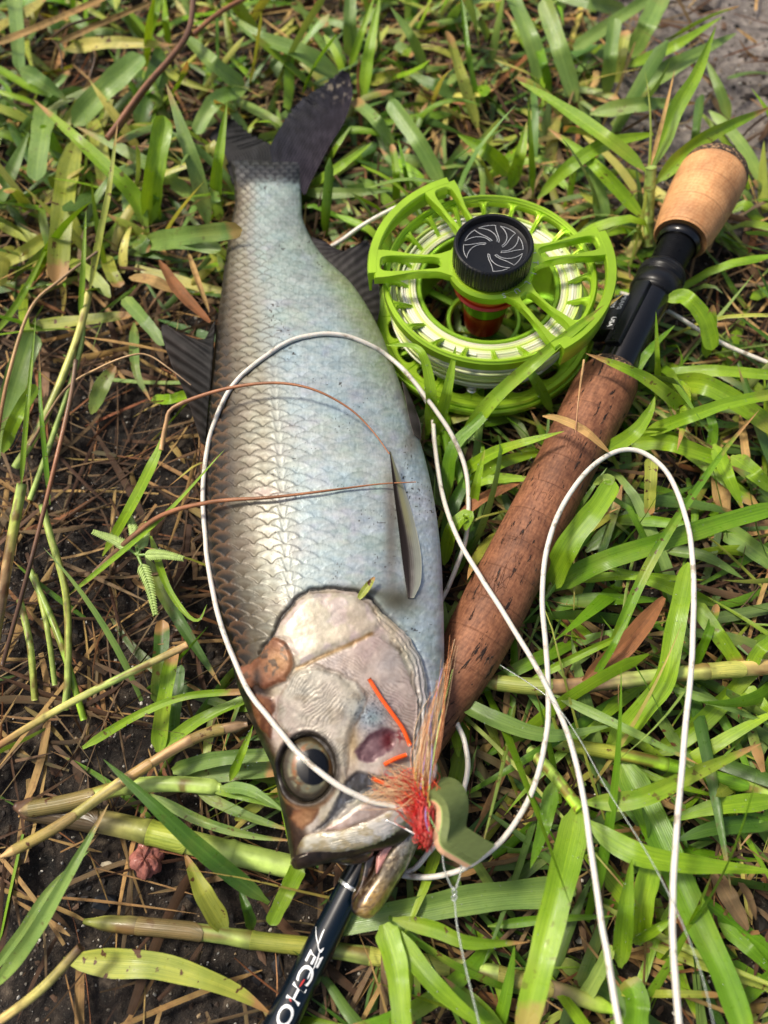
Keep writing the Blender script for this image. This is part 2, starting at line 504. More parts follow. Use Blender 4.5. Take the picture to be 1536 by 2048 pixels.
# branchiostegal ridges run along the gill cover's rear edge
dB = seg_dist(fx, fy, HEAD[30:])
h += np.where((sB > 0) | ((sH > -4) & (sH < 30) & (w > 0.4) & (fy < 1540)), 0.00022 * np.cos(sH * 2 * np.pi / 9.0), 0) * inH
# striations on the plates
st1 = np.sin((fx * 0.75 + fy * 0.66 + 14 * fbm(fx / 40, fy / 40, 9)) * 2 * np.pi / 6.2)
st2 = np.sin((-fx * 0.5 + fy * 0.85 + 20 * fbm(fx / 50, fy / 50, 12)) * 2 * np.pi / 6.2)
wav = fbm(fx / 26, fy / 26, 2)
stripes = sstep(0, 8, sS) * st1 * sstep(-0.1, 0.3, fbm(fx / 60, fy / 60, 21) + .15) * .8 + sstep(0, 8, sP) * st2 * sstep(-0.2, 0.3, fbm(fx / 60, fy / 60, 31) + .2)
h += 0.00005 * stripes
h -= 0.0009 * sstep(-3, 14, sHo) + 0.0008 * sstep(-2, 9, sG)
h += 0.0008 * np.exp(-((er - 1.04) / 0.09) ** 2) - 0.0030 * sstep(1.0, 0.86, er)
h += inH * 0.00018 * wav
h += (0.0002 * fbm(fx / 9, fy / 9, 40)) * sstep(0.55, 0.9, w) * onB           # pebbled belly
h *= sstep(0, 0.12, 1 - np.abs(w)) * 0.75 + 0.25
gu = np.gradient(base, axis=0); gv = np.gradient(base, axis=1)
nrm = np.cross(gu, gv); nrm /= np.linalg.norm(nrm, axis=2)[..., None] + 1e-15
if nrm[NS // 2, NW // 2, 2] < 0: nrm = -nrm
top = base + nrm * h[..., None]
top[:, 0] = base[:, 0]; top[:, -1] = base[:, -1]
FISH_TOP = top
_fpx, _fpy, _ = PX(top)

def fish_z(px, py):
    """height of the fish's upper side at a frame position"""
    i = np.argmin((_fpx - px) ** 2 + (_fpy - py) ** 2)
    return float(top.reshape(-1, 3)[i, 2])

# ---- pigment
def mixc(c, col, f):
    return c * (1 - f[..., None]) + np.asarray(col, float) * f[..., None]
n1 = fbm(fx / 60, fy / 60, 1); n2 = fbm(fx / 14, fy / 9, 4); n3 = fbm(fx / 5, fy / 5, 6)
C = np.zeros(fx.shape + (3,)) + np.array([178, 194, 198.])
C = mixc(C, (196, 208, 204), sstep(-.3, .5, n1))
C = mixc(C, (160, 176, 166), sstep(760, 480, fy) * .8)
C = mixc(C, (168, 180, 128), sstep(0.45, 0.95, w) * sstep(860, 690, fy) * sstep(470, 560, fy) * .8)
C = mixc(C, (214, 224, 232), sstep(0.55, 0.95, w) * sstep(880, 1000, fy))
C = mixc(C, (190, 186, 204), sstep(.1, .5, fbm(fx / 45, fy / 30, 51)) * .35)
C = mixc(C, (186, 200, 176), sstep(.1, .5, fbm(fx / 55, fy / 35, 57)) * .35)
C += (n2 * 18 + n3 * 14 + (rnd - .5) * 20 + 13 * vnoise(fx / 2.6, fy / 7.5, 151) * sstep(-.7, -.2, w) + 9 * vnoise(fx / 7, fy / 2.6, 153))[..., None]
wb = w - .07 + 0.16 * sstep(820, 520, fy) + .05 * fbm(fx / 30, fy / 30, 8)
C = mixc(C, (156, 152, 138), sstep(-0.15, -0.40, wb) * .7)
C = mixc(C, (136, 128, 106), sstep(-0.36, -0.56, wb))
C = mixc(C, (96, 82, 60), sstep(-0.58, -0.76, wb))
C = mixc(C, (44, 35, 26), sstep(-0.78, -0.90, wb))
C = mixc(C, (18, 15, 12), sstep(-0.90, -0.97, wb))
C = mixc(C, (24, 23, 26), sstep(372, 346, fy + 9 * fbm(fx / 8, fy / 8, 18) - .10 * np.abs(fx - 540)))
# scale margins: slight pigment plus painted shade of the gap at each edge
mar = np.exp(-(dE / 0.13) ** 2)
ms = 0.15 + 0.50 * sstep(0.15, -0.5, w) + 0.12 * sstep(-0.5, -0.8, w)
ms = ms * np.clip(0.75 + 0.9 * fbm(fx / 34, fy / 34, 141), .2, 1.3) * sstep(0.98, 0.6, w)
C = mixc(C, (92, 86, 74), mar * ms)
C = mixc(C, (206, 208, 196), np.exp(-((dE - 0.34) / 0.17) ** 2) * 0.30 * sstep(-0.98, -0.6, wb))
tipm = sstep(0.5, 0.12, dE) * sstep(-0.74, -0.83, w) * sstep(-0.985, -0.94, w) * sstep(640, 800, fy)
C = mixc(C, (112, 78, 48), tipm * .85)
C = mixc(C, (232, 234, 220), fan * .3)
C = mixc(C, (40, 32, 26), sstep(.74, .80, vnoise(fx / 4, fy / 4, 171)) * sstep(.35, .6, vnoise(fx / 45, fy / 45, 173)) * .7)
C = mixc(C, (150, 120, 110), np.exp(-(((fx - 530) / 26) ** 2 + ((fy - 985) / 9) ** 2)) * .8)
C = mixc(C, (120, 108, 96), np.exp(-(((fx - 782) / 13) ** 2 + ((fy - 1060) / 120) ** 2)) * .75)      # dark patch behind the pectoral fin
C = mixc(C, (84, 78, 58), np.exp(-(((fx - 795) / 40) ** 2 + ((fy - 1200) / 26) ** 2)) * .9)
C = mixc(C, (96, 94, 74), np.exp(-(((fy - 1180 - .0012 * (fx - 680) ** 2) / 9) ** 2)) * sstep(590, 640, fx) * sstep(800, 740, fx) * .8)
C = mixc(C, (140, 126, 112), np.exp(-(((fx - 822) / 16) ** 2 + ((fy - 885) / 28) ** 2)) * .7)
# head
Hc = np.zeros_like(C) + np.array([206, 196, 184.])
Hc = mixc(Hc, (220, 202, 198), sstep(0, .5, fbm(fx / 45, fy / 45, 61)) * .7)
Hc = mixc(Hc, (214, 206, 172), sstep(0, .5, fbm(fx / 50, fy / 50, 66)) * .6)
Hc = mixc(Hc, (226, 232, 238), sstep(0.55, 0.85, w) * .9)
op = sstep(0, 6, sO); Hc = mixc(Hc, (214, 206, 186), op * .8)
Hc = mixc(Hc, (226, 208, 212), op * sstep(.05, .4, fbm(fx / 30, fy / 30, 71)) * .6)
pr = sstep(0, 6, sP); Hc = mixc(Hc, (218, 202, 196), pr * .8)
so = sstep(0, 6, sS); Hc = mixc(Hc, (186, 182, 170), so * .8)
Hc = mixc(Hc, (160, 150, 132), so * sstep(.1, .4, fbm(fx / 34, fy / 34, 77)) * .6)
Hc -= (np.clip(-stripes, 0, 1) * 44)[..., None]
for s_e, k_e in ((sO, .55), (sP, .5), (sX, .5), (sB, .45), (sK, .6), (sS, .45)):
    Hc = mixc(Hc, (104, 88, 70), np.exp(-(s_e / 2.4) ** 2) * k_e * sstep(-.3, .2, fbm(fx / 22, fy / 22, 131)))
Hc = mixc(Hc, (158, 182, 196), np.exp(-(((fx - 738) / 34) ** 2 + ((fy - 1432) / 30) ** 2)) * .95)
dots = (fbm(fx / 3.2, fy / 3.2, 81, 1) > .22) * np.exp(-(((fx - 738) / 40) ** 2 + ((fy - 1420) / 40) ** 2))
Hc = mixc(Hc, (60, 66, 76), dots * .6)
Hc = mixc(Hc, (166, 128, 72), np.exp(-(seg_dist(fx, fy, [(596, 1338), (650, 1312), (700, 1290), (742, 1269)]) / 4) ** 2) * .75)
Hc = mixc(Hc, (140, 126, 110), np.exp(-(sS / 2.5) ** 2) * .5)
Hc = mixc(Hc, (176, 150, 100), np.exp(-(((fx - 706) / 12) ** 2 + ((fy - 1490) / 40) ** 2)) * .7)
Hc = mixc(Hc, (196, 190, 170), np.exp(-(((fx - 680) / 16) ** 2 + ((fy - 1560) / 50) ** 2)) * .7)
# top of the head
tk = sstep(-0.62, -0.76, w + 0.16 * sstep(1380, 1470, fy) * sstep(1680, 1560, fy)); Hc = mixc(Hc, (66, 46, 28), tk)
Hc = mixc(Hc, (24, 19, 15), sstep(-0.88, -0.97, w))
kc = sstep(0, 5, sK)
Hc = mixc(Hc, (150, 100, 68), kc)
Hc = mixc(Hc, (196, 152, 104), kc * np.exp(-(((fx - 560) / 26) ** 2 + ((fy - 1325) / 26) ** 2)))
Hc = mixc(Hc, (160, 104, 86), kc * np.exp(-(((fx - 482) / 20) ** 2 + ((fy - 1312) / 30) ** 2)) * .8)
Hc = mixc(Hc, (92, 78, 64), kc * sstep(.1, .35, fbm(fx / 15, fy / 15, 91)) * .75)
Hc = mixc(Hc, (56, 44, 34), kc * np.exp(-(((fx - 522) / 9) ** 2 + ((fy - 1356) / 20) ** 2)) * .9)
Hc = mixc(Hc, (112, 70, 42), sstep(0, 6, sK2)); Hc = mixc(Hc, (150, 100, 60), sstep(4, 12, sK2) * .6 * sstep(-.1, .3, fbm(fx / 14, fy / 20, 93)))
Hc = mixc(Hc, (128, 86, 52), sstep(0, 7, sN)); Hc = mixc(Hc, (176, 132, 88), sstep(5, 12, sN) * .7)
Hc = mixc(Hc, (36, 30, 24), sstep(1.16, 1.0, er) * .75)
Hc = mixc(Hc, (190, 140, 96), np.exp(-((er - 1.12) / .07) ** 2) * sstep(1560, 1600, fy) * .8)
Hc = mixc(Hc, (70, 70, 74), sstep(-3, 7, sG) * .9); Hc = mixc(Hc, (112, 118, 132), sstep(3, 9, sG) * sstep(.0, .4, fbm(fx / 8, fy / 14, 95)) * .8)
Hc = mixc(Hc, (226, 206, 196), sstep(0, 5, sX)); Hc = mixc(Hc, (206, 180, 168), sstep(3, 8, sX) * sstep(0, .4, fbm(fx / 12, fy / 12, 97)) * .7)
Hc = mixc(Hc, (206, 172, 168), np.exp(-(((fx - 800) / 22) ** 2 + ((fy - 1500) / 34) ** 2)) * .8)
Hc = mixc(Hc, (134, 26, 34), np.exp(-(((fx - 799) / 11) ** 2 + ((fy - 1470) / 13) ** 2)) * .8 * sstep(-.2, .2, fbm(fx / 4, fy / 4, 99)))
Hc = mixc(Hc, (122, 88, 98), sstep(-3, 5, sHo) * .9); Hc = mixc(Hc, (104, 24, 30), sstep(-2, 8, sHo) * np.exp(-(((fx - 778) / 14) ** 2 + ((fy - 1482) / 18) ** 2)))
Hc = mixc(Hc, (170, 146, 150), sstep(2, 8, sHo) * np.exp(-(((fx - 735) / 12) ** 2 + ((fy - 1488) / 14) ** 2)) * .5)
Hc = mixc(Hc, (56, 44, 34), sstep(1690, 1715, fy + (fx - 585) * .22))                    # wet dark lip
Hc += (fbm(fx / 6, fy / 6, 44) * 22 + fbm(fx / 28, fy / 28, 47) * 30 - 10)[..., None]
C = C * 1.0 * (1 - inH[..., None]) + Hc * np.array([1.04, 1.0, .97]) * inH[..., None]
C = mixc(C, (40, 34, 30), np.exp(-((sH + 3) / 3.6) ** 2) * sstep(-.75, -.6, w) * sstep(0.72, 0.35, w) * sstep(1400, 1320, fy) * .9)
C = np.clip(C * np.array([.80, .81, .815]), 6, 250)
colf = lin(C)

# ---- closed body
NL = 26
wl = np.cos(np.linspace(0, np.pi, NL + 2)[1:-1])
lowx = _R[:, 0:1] * (1 - wl) / 2 + _R[:, 2:3] * (1 + wl) / 2
lowy = _R[:, 1:2] * (1 - wl) / 2 + _R[:, 3:4] * (1 + wl) / 2
low = W(lowx, lowy, np.broadcast_to(_R[:, 5:6], lowx.shape)).copy()
low[..., 2] -= _R[:, 4:5] * 0.85 * np.power(np.clip(1 - np.abs(wl) ** 2.2, 0, 1), 0.55)
ring = np.concatenate([top, low], 1)
lc = np.zeros(low.shape) + lin((170, 182, 186))
rc = np.concatenate([colf, lc], 1)
NR = NW + NL
Vb = np.vstack([ring.reshape(-1, 3), ring[0].mean(0), ring[-1].mean(0)])
k = np.arange(NR); k2 = (k + 1) % NR
caps = np.vstack([np.stack([np.full(NR, NS * NR), k2, k], -1), np.stack([np.full(NR, NS * NR + 1), (NS - 1) * NR + k, (NS - 1) * NR + k2], -1)])
Fb = [grid_faces(NS, NR, False, True)[:, ::-1], caps]
cb = np.vstack([rc.reshape(-1, 3), lin((60, 60, 60)), lin((40, 26, 20))])

t = NT('fish_skin'); a = t.attr('Col')
co = t.coord()
ir = t.noise(60, 3, co); irr = t.ramp(ir.outputs['Fac'], [(0.30, (0.86, 0.93, 1.0)), (0.48, (1, 1, 1)), (0.62, (1.0, 0.93, 0.97)), (0.74, (0.93, 1.0, 0.92))])
t.l(t.mix(0.9, a.outputs['Color'], irr.outputs[0], 'MULTIPLY'), t.b.inputs['Base Color'])
rr = t.noise(420, 4, co); rm = t.ramp(rr.outputs['Fac'], [(0.3, (0.36,) * 3), (0.7, (0.58,) * 3)])
t.l(rm.outputs[0], t.b.inputs['Roughness'])
t.set(Metallic=0.2, Specular_IOR_Level=0.45, Coat_Weight=0.12, Coat_Roughness=0.22)
bn = t.noise(900, 3, co); bn2 = t.noise(240, 3, co)
t.bump(t.math('ADD', bn.outputs['Fac'], t.math('MULTIPLY', bn2.outputs['Fac'], 1.5)), 0.35, 0.00025)
M_SKIN = t.m

fish = thing('fish', 'large silver fish with dark back lying on its side in the grass', 'fish', W(650, 1000, .008))
body = mesh_obj('body', Vb, Fb, M_SKIN, fish, True, cb)

hrf = np.random.default_rng(3)
M_FIN = mat_attr('fish_fin', 0.55, 0.0, 0.0, 0.18, 700, 0.3, 0.0002)

def fin(name, inner, outer, zi, zo, cin, cout, n=60, m=26, ridge=0.0003, rays=26, thick=0.0007, parent=fish, bulge=0.0, colfun=None, along=False, fray=0.0):
    """ruled sheet with ray ridges between two traced edges; z given at both edges"""
    A = catmull(inner, n); B = catmull(outer, n)
    if fray: A = A + (fray * hrf.standard_normal((n, 2)) * sstep(0.3, .5, np.linspace(0, 1, n))[:, None])
    s = np.linspace(0, 1, m)[None, :, None]
    P2 = A[:, None] * (1 - s) + B[:, None] * s
    tt = np.linspace(0, 1, n)[:, None]; ss = np.linspace(0, 1, m)[None, :]
    zi_ = np.interp(np.linspace(0, 1, n), np.linspace(0, 1, len(np.atleast_1d(zi))), np.atleast_1d(zi))[:, None] if np.ndim(zi) else np.full((n, 1), zi)
    zo_ = np.interp(np.linspace(0, 1, n), np.linspace(0, 1, len(np.atleast_1d(zo))), np.atleast_1d(zo))[:, None] if np.ndim(zo) else np.full((n, 1), zo)
    z = zi_ * (1 - ss) + zo_ * ss + bulge * np.sin(np.pi * ss)
    rayw = np.cos((ss if along else tt) * rays * 2 * np.pi)
    z = z + ridge * rayw * sstep(0, .15, ss)
    P = W(P2[..., 0], P2[..., 1], z)
    Q = P.copy(); Q[..., 2] -= thick
    c = np.zeros((n, m, 3)); ci = np.asarray(cin, float); cc_ = np.asarray(cout, float)
    c[:] = ci * (1 - ss[..., None]) + cc_ * ss[..., None]
    c += (rayw * (6 if along else 9) + fbm(P2[..., 0] / 12, P2[..., 1] / 12, 5) * 18)[..., None]
    if colfun is not None: c = colfun(c, P2[..., 0], P2[..., 1], tt, ss)
    c = lin(np.clip(c, 4, 250)).reshape(-1, 3)
    nm = n * m
    F = [grid_faces(n, m)[:, ::-1], grid_faces(n, m, off=nm)]
    bd = np.concatenate([np.arange(m), np.arange(1, n) * m + m - 1, (n - 1) * m + np.arange(m - 2, -1, -1), np.arange(n - 2, 0, -1) * m])
    b2 = np.roll(bd, -1)
    F.append(np.stack([bd, b2, b2 + nm, bd + nm], -1))
    return mesh_obj(name, np.vstack([P.reshape(-1, 3), Q.reshape(-1, 3)]), [np.vstack(F)], M_FIN, parent, True, np.vstack([c, c]))

tail = thing('tail_fin', None, None, W(540, 320, .017)); tail.parent = fish; tail.matrix_parent_inverse = fish.matrix_basis.inverted()
def sand(c, x, y, tt, ss):
    f = sstep(.18, .30, fbm(x / 6, y / 6, 15, 2)) * np.exp(-(((x - 675) / 40) ** 2 + ((y - 175) / 28) ** 2))
    c = c + 8 * vnoise(x / 2.5, y / 14, 3)[..., None]
    return mixc(c, (150, 138, 116), np.broadcast_to(f * .9, c.shape[:2]))
fin('fin_lobe', [(541, 345), (544, 318), (541, 292), (563, 250), (594, 206), (632, 179), (686, 139)],
    [(590, 350), (608, 388), (622, 362), (657, 295), (688, 243), (705, 189), (700, 148)], [.0195, .020, .022, .023], [.019, .018, .020, .022], (16, 17, 26), (34, 27, 36), 110, 90, .00010, 19, parent=tail, colfun=sand, along=True, fray=1.6)
fin('fin_lobe', [(545, 345), (544, 318), (543, 292), (520, 278), (499, 267), (480, 250), (462, 236)],
    [(480, 350), (466, 368), (455, 340), (442, 308), (420, 275), (430, 258), (450, 238)], [.0195, .019, .0175, .016], [.018, .016, .015, .0145], (12, 13, 16), (22, 20, 22), 90, 80, .00010, 17, parent=tail, along=True, fray=1.6)
fin('dorsal_fin', [(430, 640), (427, 690), (422, 760), (416, 820), (410, 890)],
    [(424, 652), (402, 684), (366, 668), (327, 648), (323, 668), (345, 735), (372, 792), (402, 885)], [.030, .0325, .0325, .0325], [.029, .026, .023, .022, .024, .031], (14, 12, 12), (34, 28, 26), 90, 26, .00035, 13)
fin('anal_fin', [(612, 470), (645, 512), (690, 560), (730, 612), (748, 650)],
    [(640, 478), (690, 502), (733, 480), (748, 520), (760, 600), (752, 655)], [.019, .022, .024, .0255], [.019, .018, .016, .016, .019, .024], (60, 56, 54), (34, 31, 34), 70, 22, .0003, 16)
zb = [fish_z(820, 1192), fish_z(806, 1120), fish_z(795, 1040), fish_z(783, 960)]
def pec(c, x, y, tt, ss):
    c = mixc(c, (142, 144, 130), np.broadcast_to(sstep(.45, .8, ss) * .8, c.shape[:2]))
    c = mixc(c, (150, 146, 104), np.broadcast_to(sstep(.3, .5, ss) * sstep(.9, .6, ss) * sstep(.3, .6, tt) * .8, c.shape[:2]))
    return mixc(c, (40, 32, 30), np.broadcast_to(sstep(.42, .22, ss + .05 * np.cos(tt * 9)), c.shape[:2]))
fin('pectoral_fin', [(816, 1196), (806, 1130), (797, 1055), (788, 985), (779, 902)], [(828, 1196), (842, 1160), (840, 1095), (818, 1005), (782, 904)],
    [zb[0] + .0008, zb[1] + .0016, zb[2] + .0022, zb[3] + .0032, zb[3] + .0055], [fish_z(828, 1196) + .0004, fish_z(842, 1160) + .0004, fish_z(840, 1095) + .0006, fish_z(818, 1005) + .0012, zb[3] + .0050], (60, 50, 46), (150, 148, 140), 80, 34, .00025, 1, colfun=lambda c, x, y, tt, ss: pec(c + 14 * np.cos(ss * 60)[..., None], x, y, tt, ss))
fin('pelvic_fin', [(804, 762), (812, 800), (820, 840), (828, 868)], [(812, 772), (826, 806), (840, 846), (842, 880)], [.036, .037, .037, .037], [.032, .031, .030, .031], (92, 80, 78), (58, 50, 50), 40, 14, .0002, 3, .0008)

# ---- plates and jaws built as closed bulging shells
def shell(name, poly, zfun, bulge, edge, colfun, mat, parent, n=120, m=34, depth=0.004, center=None, pw=0.5):
    """closed shell over a traced outline: m rings from rim to centre, domed by bulge, with a skirt of given depth"""
    P = catmull(list(poly) + [poly[0]], n + 1)[:-1]
    c0 = np.array(center if center is not None else P.mean(0))
    s = np.linspace(0, 1, m)
    ring2 = c0 + (P[None] - c0) * (1 - s[:, None, None] ** 1.15 * 0.985)
    x, y = ring2[..., 0], ring2[..., 1]
    d = seg_dist(x, y, P, True)
    dome = bulge * np.power(np.clip(d / edge, 0, 1) * (2 - np.clip(d / edge, 0, 1)), pw)
    z = zfun(x, y) + dome
    V = W(x, y, z)
    sk = V[0].copy(); sk[:, 2] -= depth
    allV = np.concatenate([sk[None], V], 0)
    cc_ = colfun(x, y, d); cc_ = np.concatenate([cc_[:1], cc_], 0)
    k = np.arange(n); k2 = (k + 1) % n
    Vf = np.vstack([allV.reshape(-1, 3), V[-1].mean(0), sk.mean(0)])
    cf = np.vstack([lin(np.clip(cc_, 4, 250)).reshape(-1, 3), lin(np.clip(cc_[-1, :1], 4, 250)), lin(np.clip(cc_[0, :1], 4, 250))])
    tot = (m + 1) * n
    caps = np.vstack([np.stack([np.full(n, tot), m * n + k, m * n + k2], -1), np.stack([np.full(n, tot + 1), k2, k], -1)])
    return mesh_obj(name, Vf, [grid_faces(m + 1, n, False, True)[:, ::-1], caps], mat, parent, True, cf)

M_JAW = mat_attr('fish_jaw', 0.28, 0.15, 0.7, 0.6, 500, 0.25, 0.0003)
def c_max(x, y, d):
    c = np.zeros(x.shape + (3,)) + np.array([176, 170, 152.])
    c = mixc(c, (204, 198, 190), sstep(680, 780, x)); c = mixc(c, (150, 132, 92), sstep(-.1, .35, fbm(x / 18, y / 12, 3)) * .7)
    c = mixc(c, (214, 206, 190), sstep(.1, .4, fbm(x / 14, y / 10, 8)) * .5)
    c = mixc(c, (112, 80, 76), sstep(4, 0, d) * .7)
    return mixc(c, (60, 44, 30), sstep(612, 588, x))
upper = thing('upper_jaw', None, None, W(680, 1690, .03)); upper.parent = fish; upper.matrix_parent_inverse = fish.matrix_basis.inverted()
_sub = (slice(None, None, 3), slice(None, None, 4)); _gx = fx[_sub].ravel(); _gy = fy[_sub].ravel(); _gz = top[..., 2][_sub].ravel()
def fish_zv(x, y):
    out = np.zeros(x.size); X = x.ravel(); Y = y.ravel()
    for i in range(x.size): out[i] = _gz[np.argmin((_gx - X[i]) ** 2 + (_gy - Y[i]) ** 2)]
    return out.reshape(x.shape)
def zmax(x, y): return np.maximum(fish_zv(x, y) - .0004, .034)
shell('jaw_plate', [(590, 1700), (607, 1672), (640, 1662), (675, 1660), (735, 1641), (790, 1613), (818, 1605), (836, 1622), (816, 1649), (780, 1679), (740, 1698), (690, 1707), (640, 1705), (604, 1709), (584, 1722)],
      zmax, .0022, 15, c_max, M_JAW, upper, depth=.006)
def c_lip(x, y, d):
    c = np.zeros(x.shape + (3,)) + np.array([52, 38, 28.])
    return mixc(c, (128, 98, 62), sstep(0, .35, fbm(x / 12, y / 6, 13)) * .6)
shell('lip', [(580, 1727), (588, 1708), (620, 1702), (690, 1700), (738, 1690), (748, 1702), (735, 1722), (700, 1730), (668, 1726), (640, 1722), (612, 1732), (592, 1738)],
      lambda x, y: .0295 + .004 * sstep(1735, 1700, y), .0026, 10, c_lip, M_JAW, upper, depth=.007)
def c_low(x, y, d):
    c = np.zeros(x.shape + (3,)) + np.array([112, 100, 78.])
    c = mixc(c, (176, 140, 78), sstep(1745, 1790, y) * .9)
    c = mixc(c, (150, 146, 138), sstep(20, 60, (x - 745) + (1760 - y) * .62 - 40) * .8)
    c = mixc(c, (52, 36, 24), sstep(12, 2, (x - 700) - (1838 - y) * .55) * .9 + sstep(5, 0, d) * .6)
    c = mixc(c, (70, 52, 34), sstep(.05, .35, fbm(x / 16, y / 16, 23)) * .55)
    c = mixc(c, (44, 32, 22), sstep(.12, .3, fbm(x / 3.5, y / 3.5, 29)) * .45)
    return mixc(c, (206, 186, 150), sstep(.22, .4, fbm(x / 7, y / 7, 27)) * .5)
lower = thing('lower_jaw', None, None, W(760, 1750, .02)); lower.parent = fish; lower.matrix_parent_inverse = fish.matrix_basis.inverted()
shell('jaw_bone', [(866, 1560), (862, 1610), (848, 1650), (836, 1690), (815, 1735), (791, 1774), (764, 1816), (740, 1838), (716, 1834), (702, 1819), (706, 1796), (722, 1770), (744, 1741), (756, 1712), (776, 1684), (800, 1650), (820, 1610), (840, 1570)],
      lambda x, y: .0235 + .004 * sstep(1800, 1620, y), .0075, 30, c_low, M_JAW, lower, depth=.006, center=(790, 1716))
def c_in(x, y, d):
    c = np.zeros(x.shape + (3,)) + np.array([74, 50, 34.])
    return mixc(c, (30, 20, 14), sstep(-.1, .3, fbm(x / 10, y / 10, 3)))
shell('inner_lip', [(703, 1815), (704, 1792), (716, 1764), (722, 1736), (727, 1712), (744, 1704), (760, 1704), (752, 1730), (738, 1760), (724, 1786)], lambda x, y: .0245 + 0 * x, .0035, 10, c_in, M_JAW, lower, depth=.006)
shell('gum', [(752, 1712), (768, 1690), (800, 1664), (812, 1668), (796, 1690), (778, 1712), (764, 1734), (752, 1748)], lambda x, y: .0305 + 0 * x, .0015, 7,
      lambda x, y, d: np.zeros(x.shape + (3,)) + np.array([196, 138, 128.]) + (fbm(x / 8, y / 8, 4) * 30)[..., None], M_JAW, lower, depth=.003)
shell('throat_flap', [(842, 1532), (852, 1520), (868, 1519), (876, 1534), (872, 1558), (860, 1572), (846, 1562)], lambda x, y: .0335 + 0 * x, .002, 8,
      lambda x, y, d: np.zeros(x.shape + (3,)) + np.array([206, 178, 174.]) - (sstep(5, 0, d) * 70)[..., None], M_JAW, fish, depth=.004)

# ---- eye
ez = fish_z(560, 1480)
eye_z = max(fish_z(617, 1535), .036) + .0002
def c_eye(x, y, d):
    r = np.hypot((x - EYE_C[0]) / EYE_R[0], (y - EYE_C[1]) / EYE_R[1])
    rp = np.hypot((x - 626) / 32, (y - 1534) / 36)
    c = np.zeros(x.shape + (3,)) + np.array([96, 94, 76.])
    c = mixc(c, (132, 126, 96), sstep(.0, .4, fbm(x / 14, y / 14, 3)) * .7)
    c = mixc(c, (60, 44, 26), sstep(.05, .3, fbm(x / 18, y / 10, 6)) * sstep(630, 590, x) * .8)
    c = mixc(c, (124, 72, 30), sstep(1.45, 1.2, rp) * sstep(-.2, .2, fbm(x / 20, y / 20, 9)))
    c = mixc(c, (46, 36, 22), np.clip(sstep(.66, .80, r), 0, 1) * .8); c = mixc(c, (14, 12, 10), sstep(.84, .95, r))
    c = mixc(c, (10, 11, 14), sstep(1.06, .97, rp))
    return c
M_EYE = mat_attr('fish_eye', 0.25, 0.0, 0.22, 0.3, coat_rough=0.03)
ang = np.linspace(0, 2 * np.pi, 25)[:-1]
shell('eye', [(EYE_C[0] + EYE_R[0] * .97 * math.cos(b), EYE_C[1] + EYE_R[1] * .97 * math.sin(b)) for b in ang], lambda x, y: eye_z + 0 * x, .0042, 66, c_eye, M_EYE, fish, n=110, m=50, depth=.003, center=EYE_C)
# ================================================================== fly rod
RA = W(1432, 338, .0300); RB = W(556, 2060, .0098)
RD = (RB - RA) / np.linalg.norm(RB - RA)
_ss = np.linspace(-0.02, np.linalg.norm(RB - RA) + .09, 5000)
_rp = PX(RA + _ss[:, None] * RD)
def rod_s(py): return float(np.interp(py, _rp[1], _ss))
def rod_mpp(py): return float(np.interp(py, _rp[1], _rp[2])) / FPX
RX = np.cross(np.array([0, 0, 1.0]), RD); RX /= np.linalg.norm(RX)      # sideways
RU = np.cross(RD, RX)                                                    # upward
RM = np.eye(4); RM[:3, 0] = RX; RM[:3, 1] = RU; RM[:3, 2] = RD; RM[:3, 3] = RA

rod = thing('fly_rod', 'fly rod with long cork grip, black reel seat and dark blue blank, under the fish', 'fishing rod', RA - np.array([0, 0, .02]))

def rod_part(name, rows, mat, parent=None, n=72, wob=0.0, sub=1, round_=True, seed=0, colors=None):
    """rows: (frame y along the axis, diameter in frame pixels)"""
    s = np.array([rod_s(r[0]) for r in rows]); rad = np.array([r[1] * rod_mpp(r[0]) / 2 for r in rows])
    if sub > 1:
        si = np.linspace(s[0], s[-1], sub); ri = np.interp(si, s, rad); s, rad = si, ri
    k = len(s)
    thv = np.linspace(0, 2 * np.pi, n, endpoint=False)
    R = np.repeat(rad[:, None], n, 1)
    if wob: R = R * (1 + wob * fbm(s[:, None] * 260 + 0 * thv, np.cos(thv)[None] * 1.5 + np.sin(thv)[None] * 2.1, seed))
    V = np.stack([R * np.cos(thv), R * np.sin(thv), np.repeat(s[:, None], n, 1)], -1).reshape(-1, 3)
    uv = np.stack([np.repeat(s[:, None], n, 1), R * thv, R], -1).reshape(-1, 3)
    V = np.vstack([V, [[0, 0, s[0]], [0, 0, s[-1]]]]); uv = np.vstack([uv, [[s[0], 0, 0], [s[-1], 0, 0]]])
    V = V @ RM[:3, :3].T + RM[:3, 3]
    kk = np.arange(n); k2 = (kk + 1) % n
    caps = np.vstack([np.stack([np.full(n, k * n), k2, kk], -1), np.stack([np.full(n, k * n + 1), (k - 1) * n + kk, (k - 1) * n + k2], -1)])
    return mesh_obj(name, V, [grid_faces(k, n, False, True), caps], mat, parent or rod, round_, None, uv)

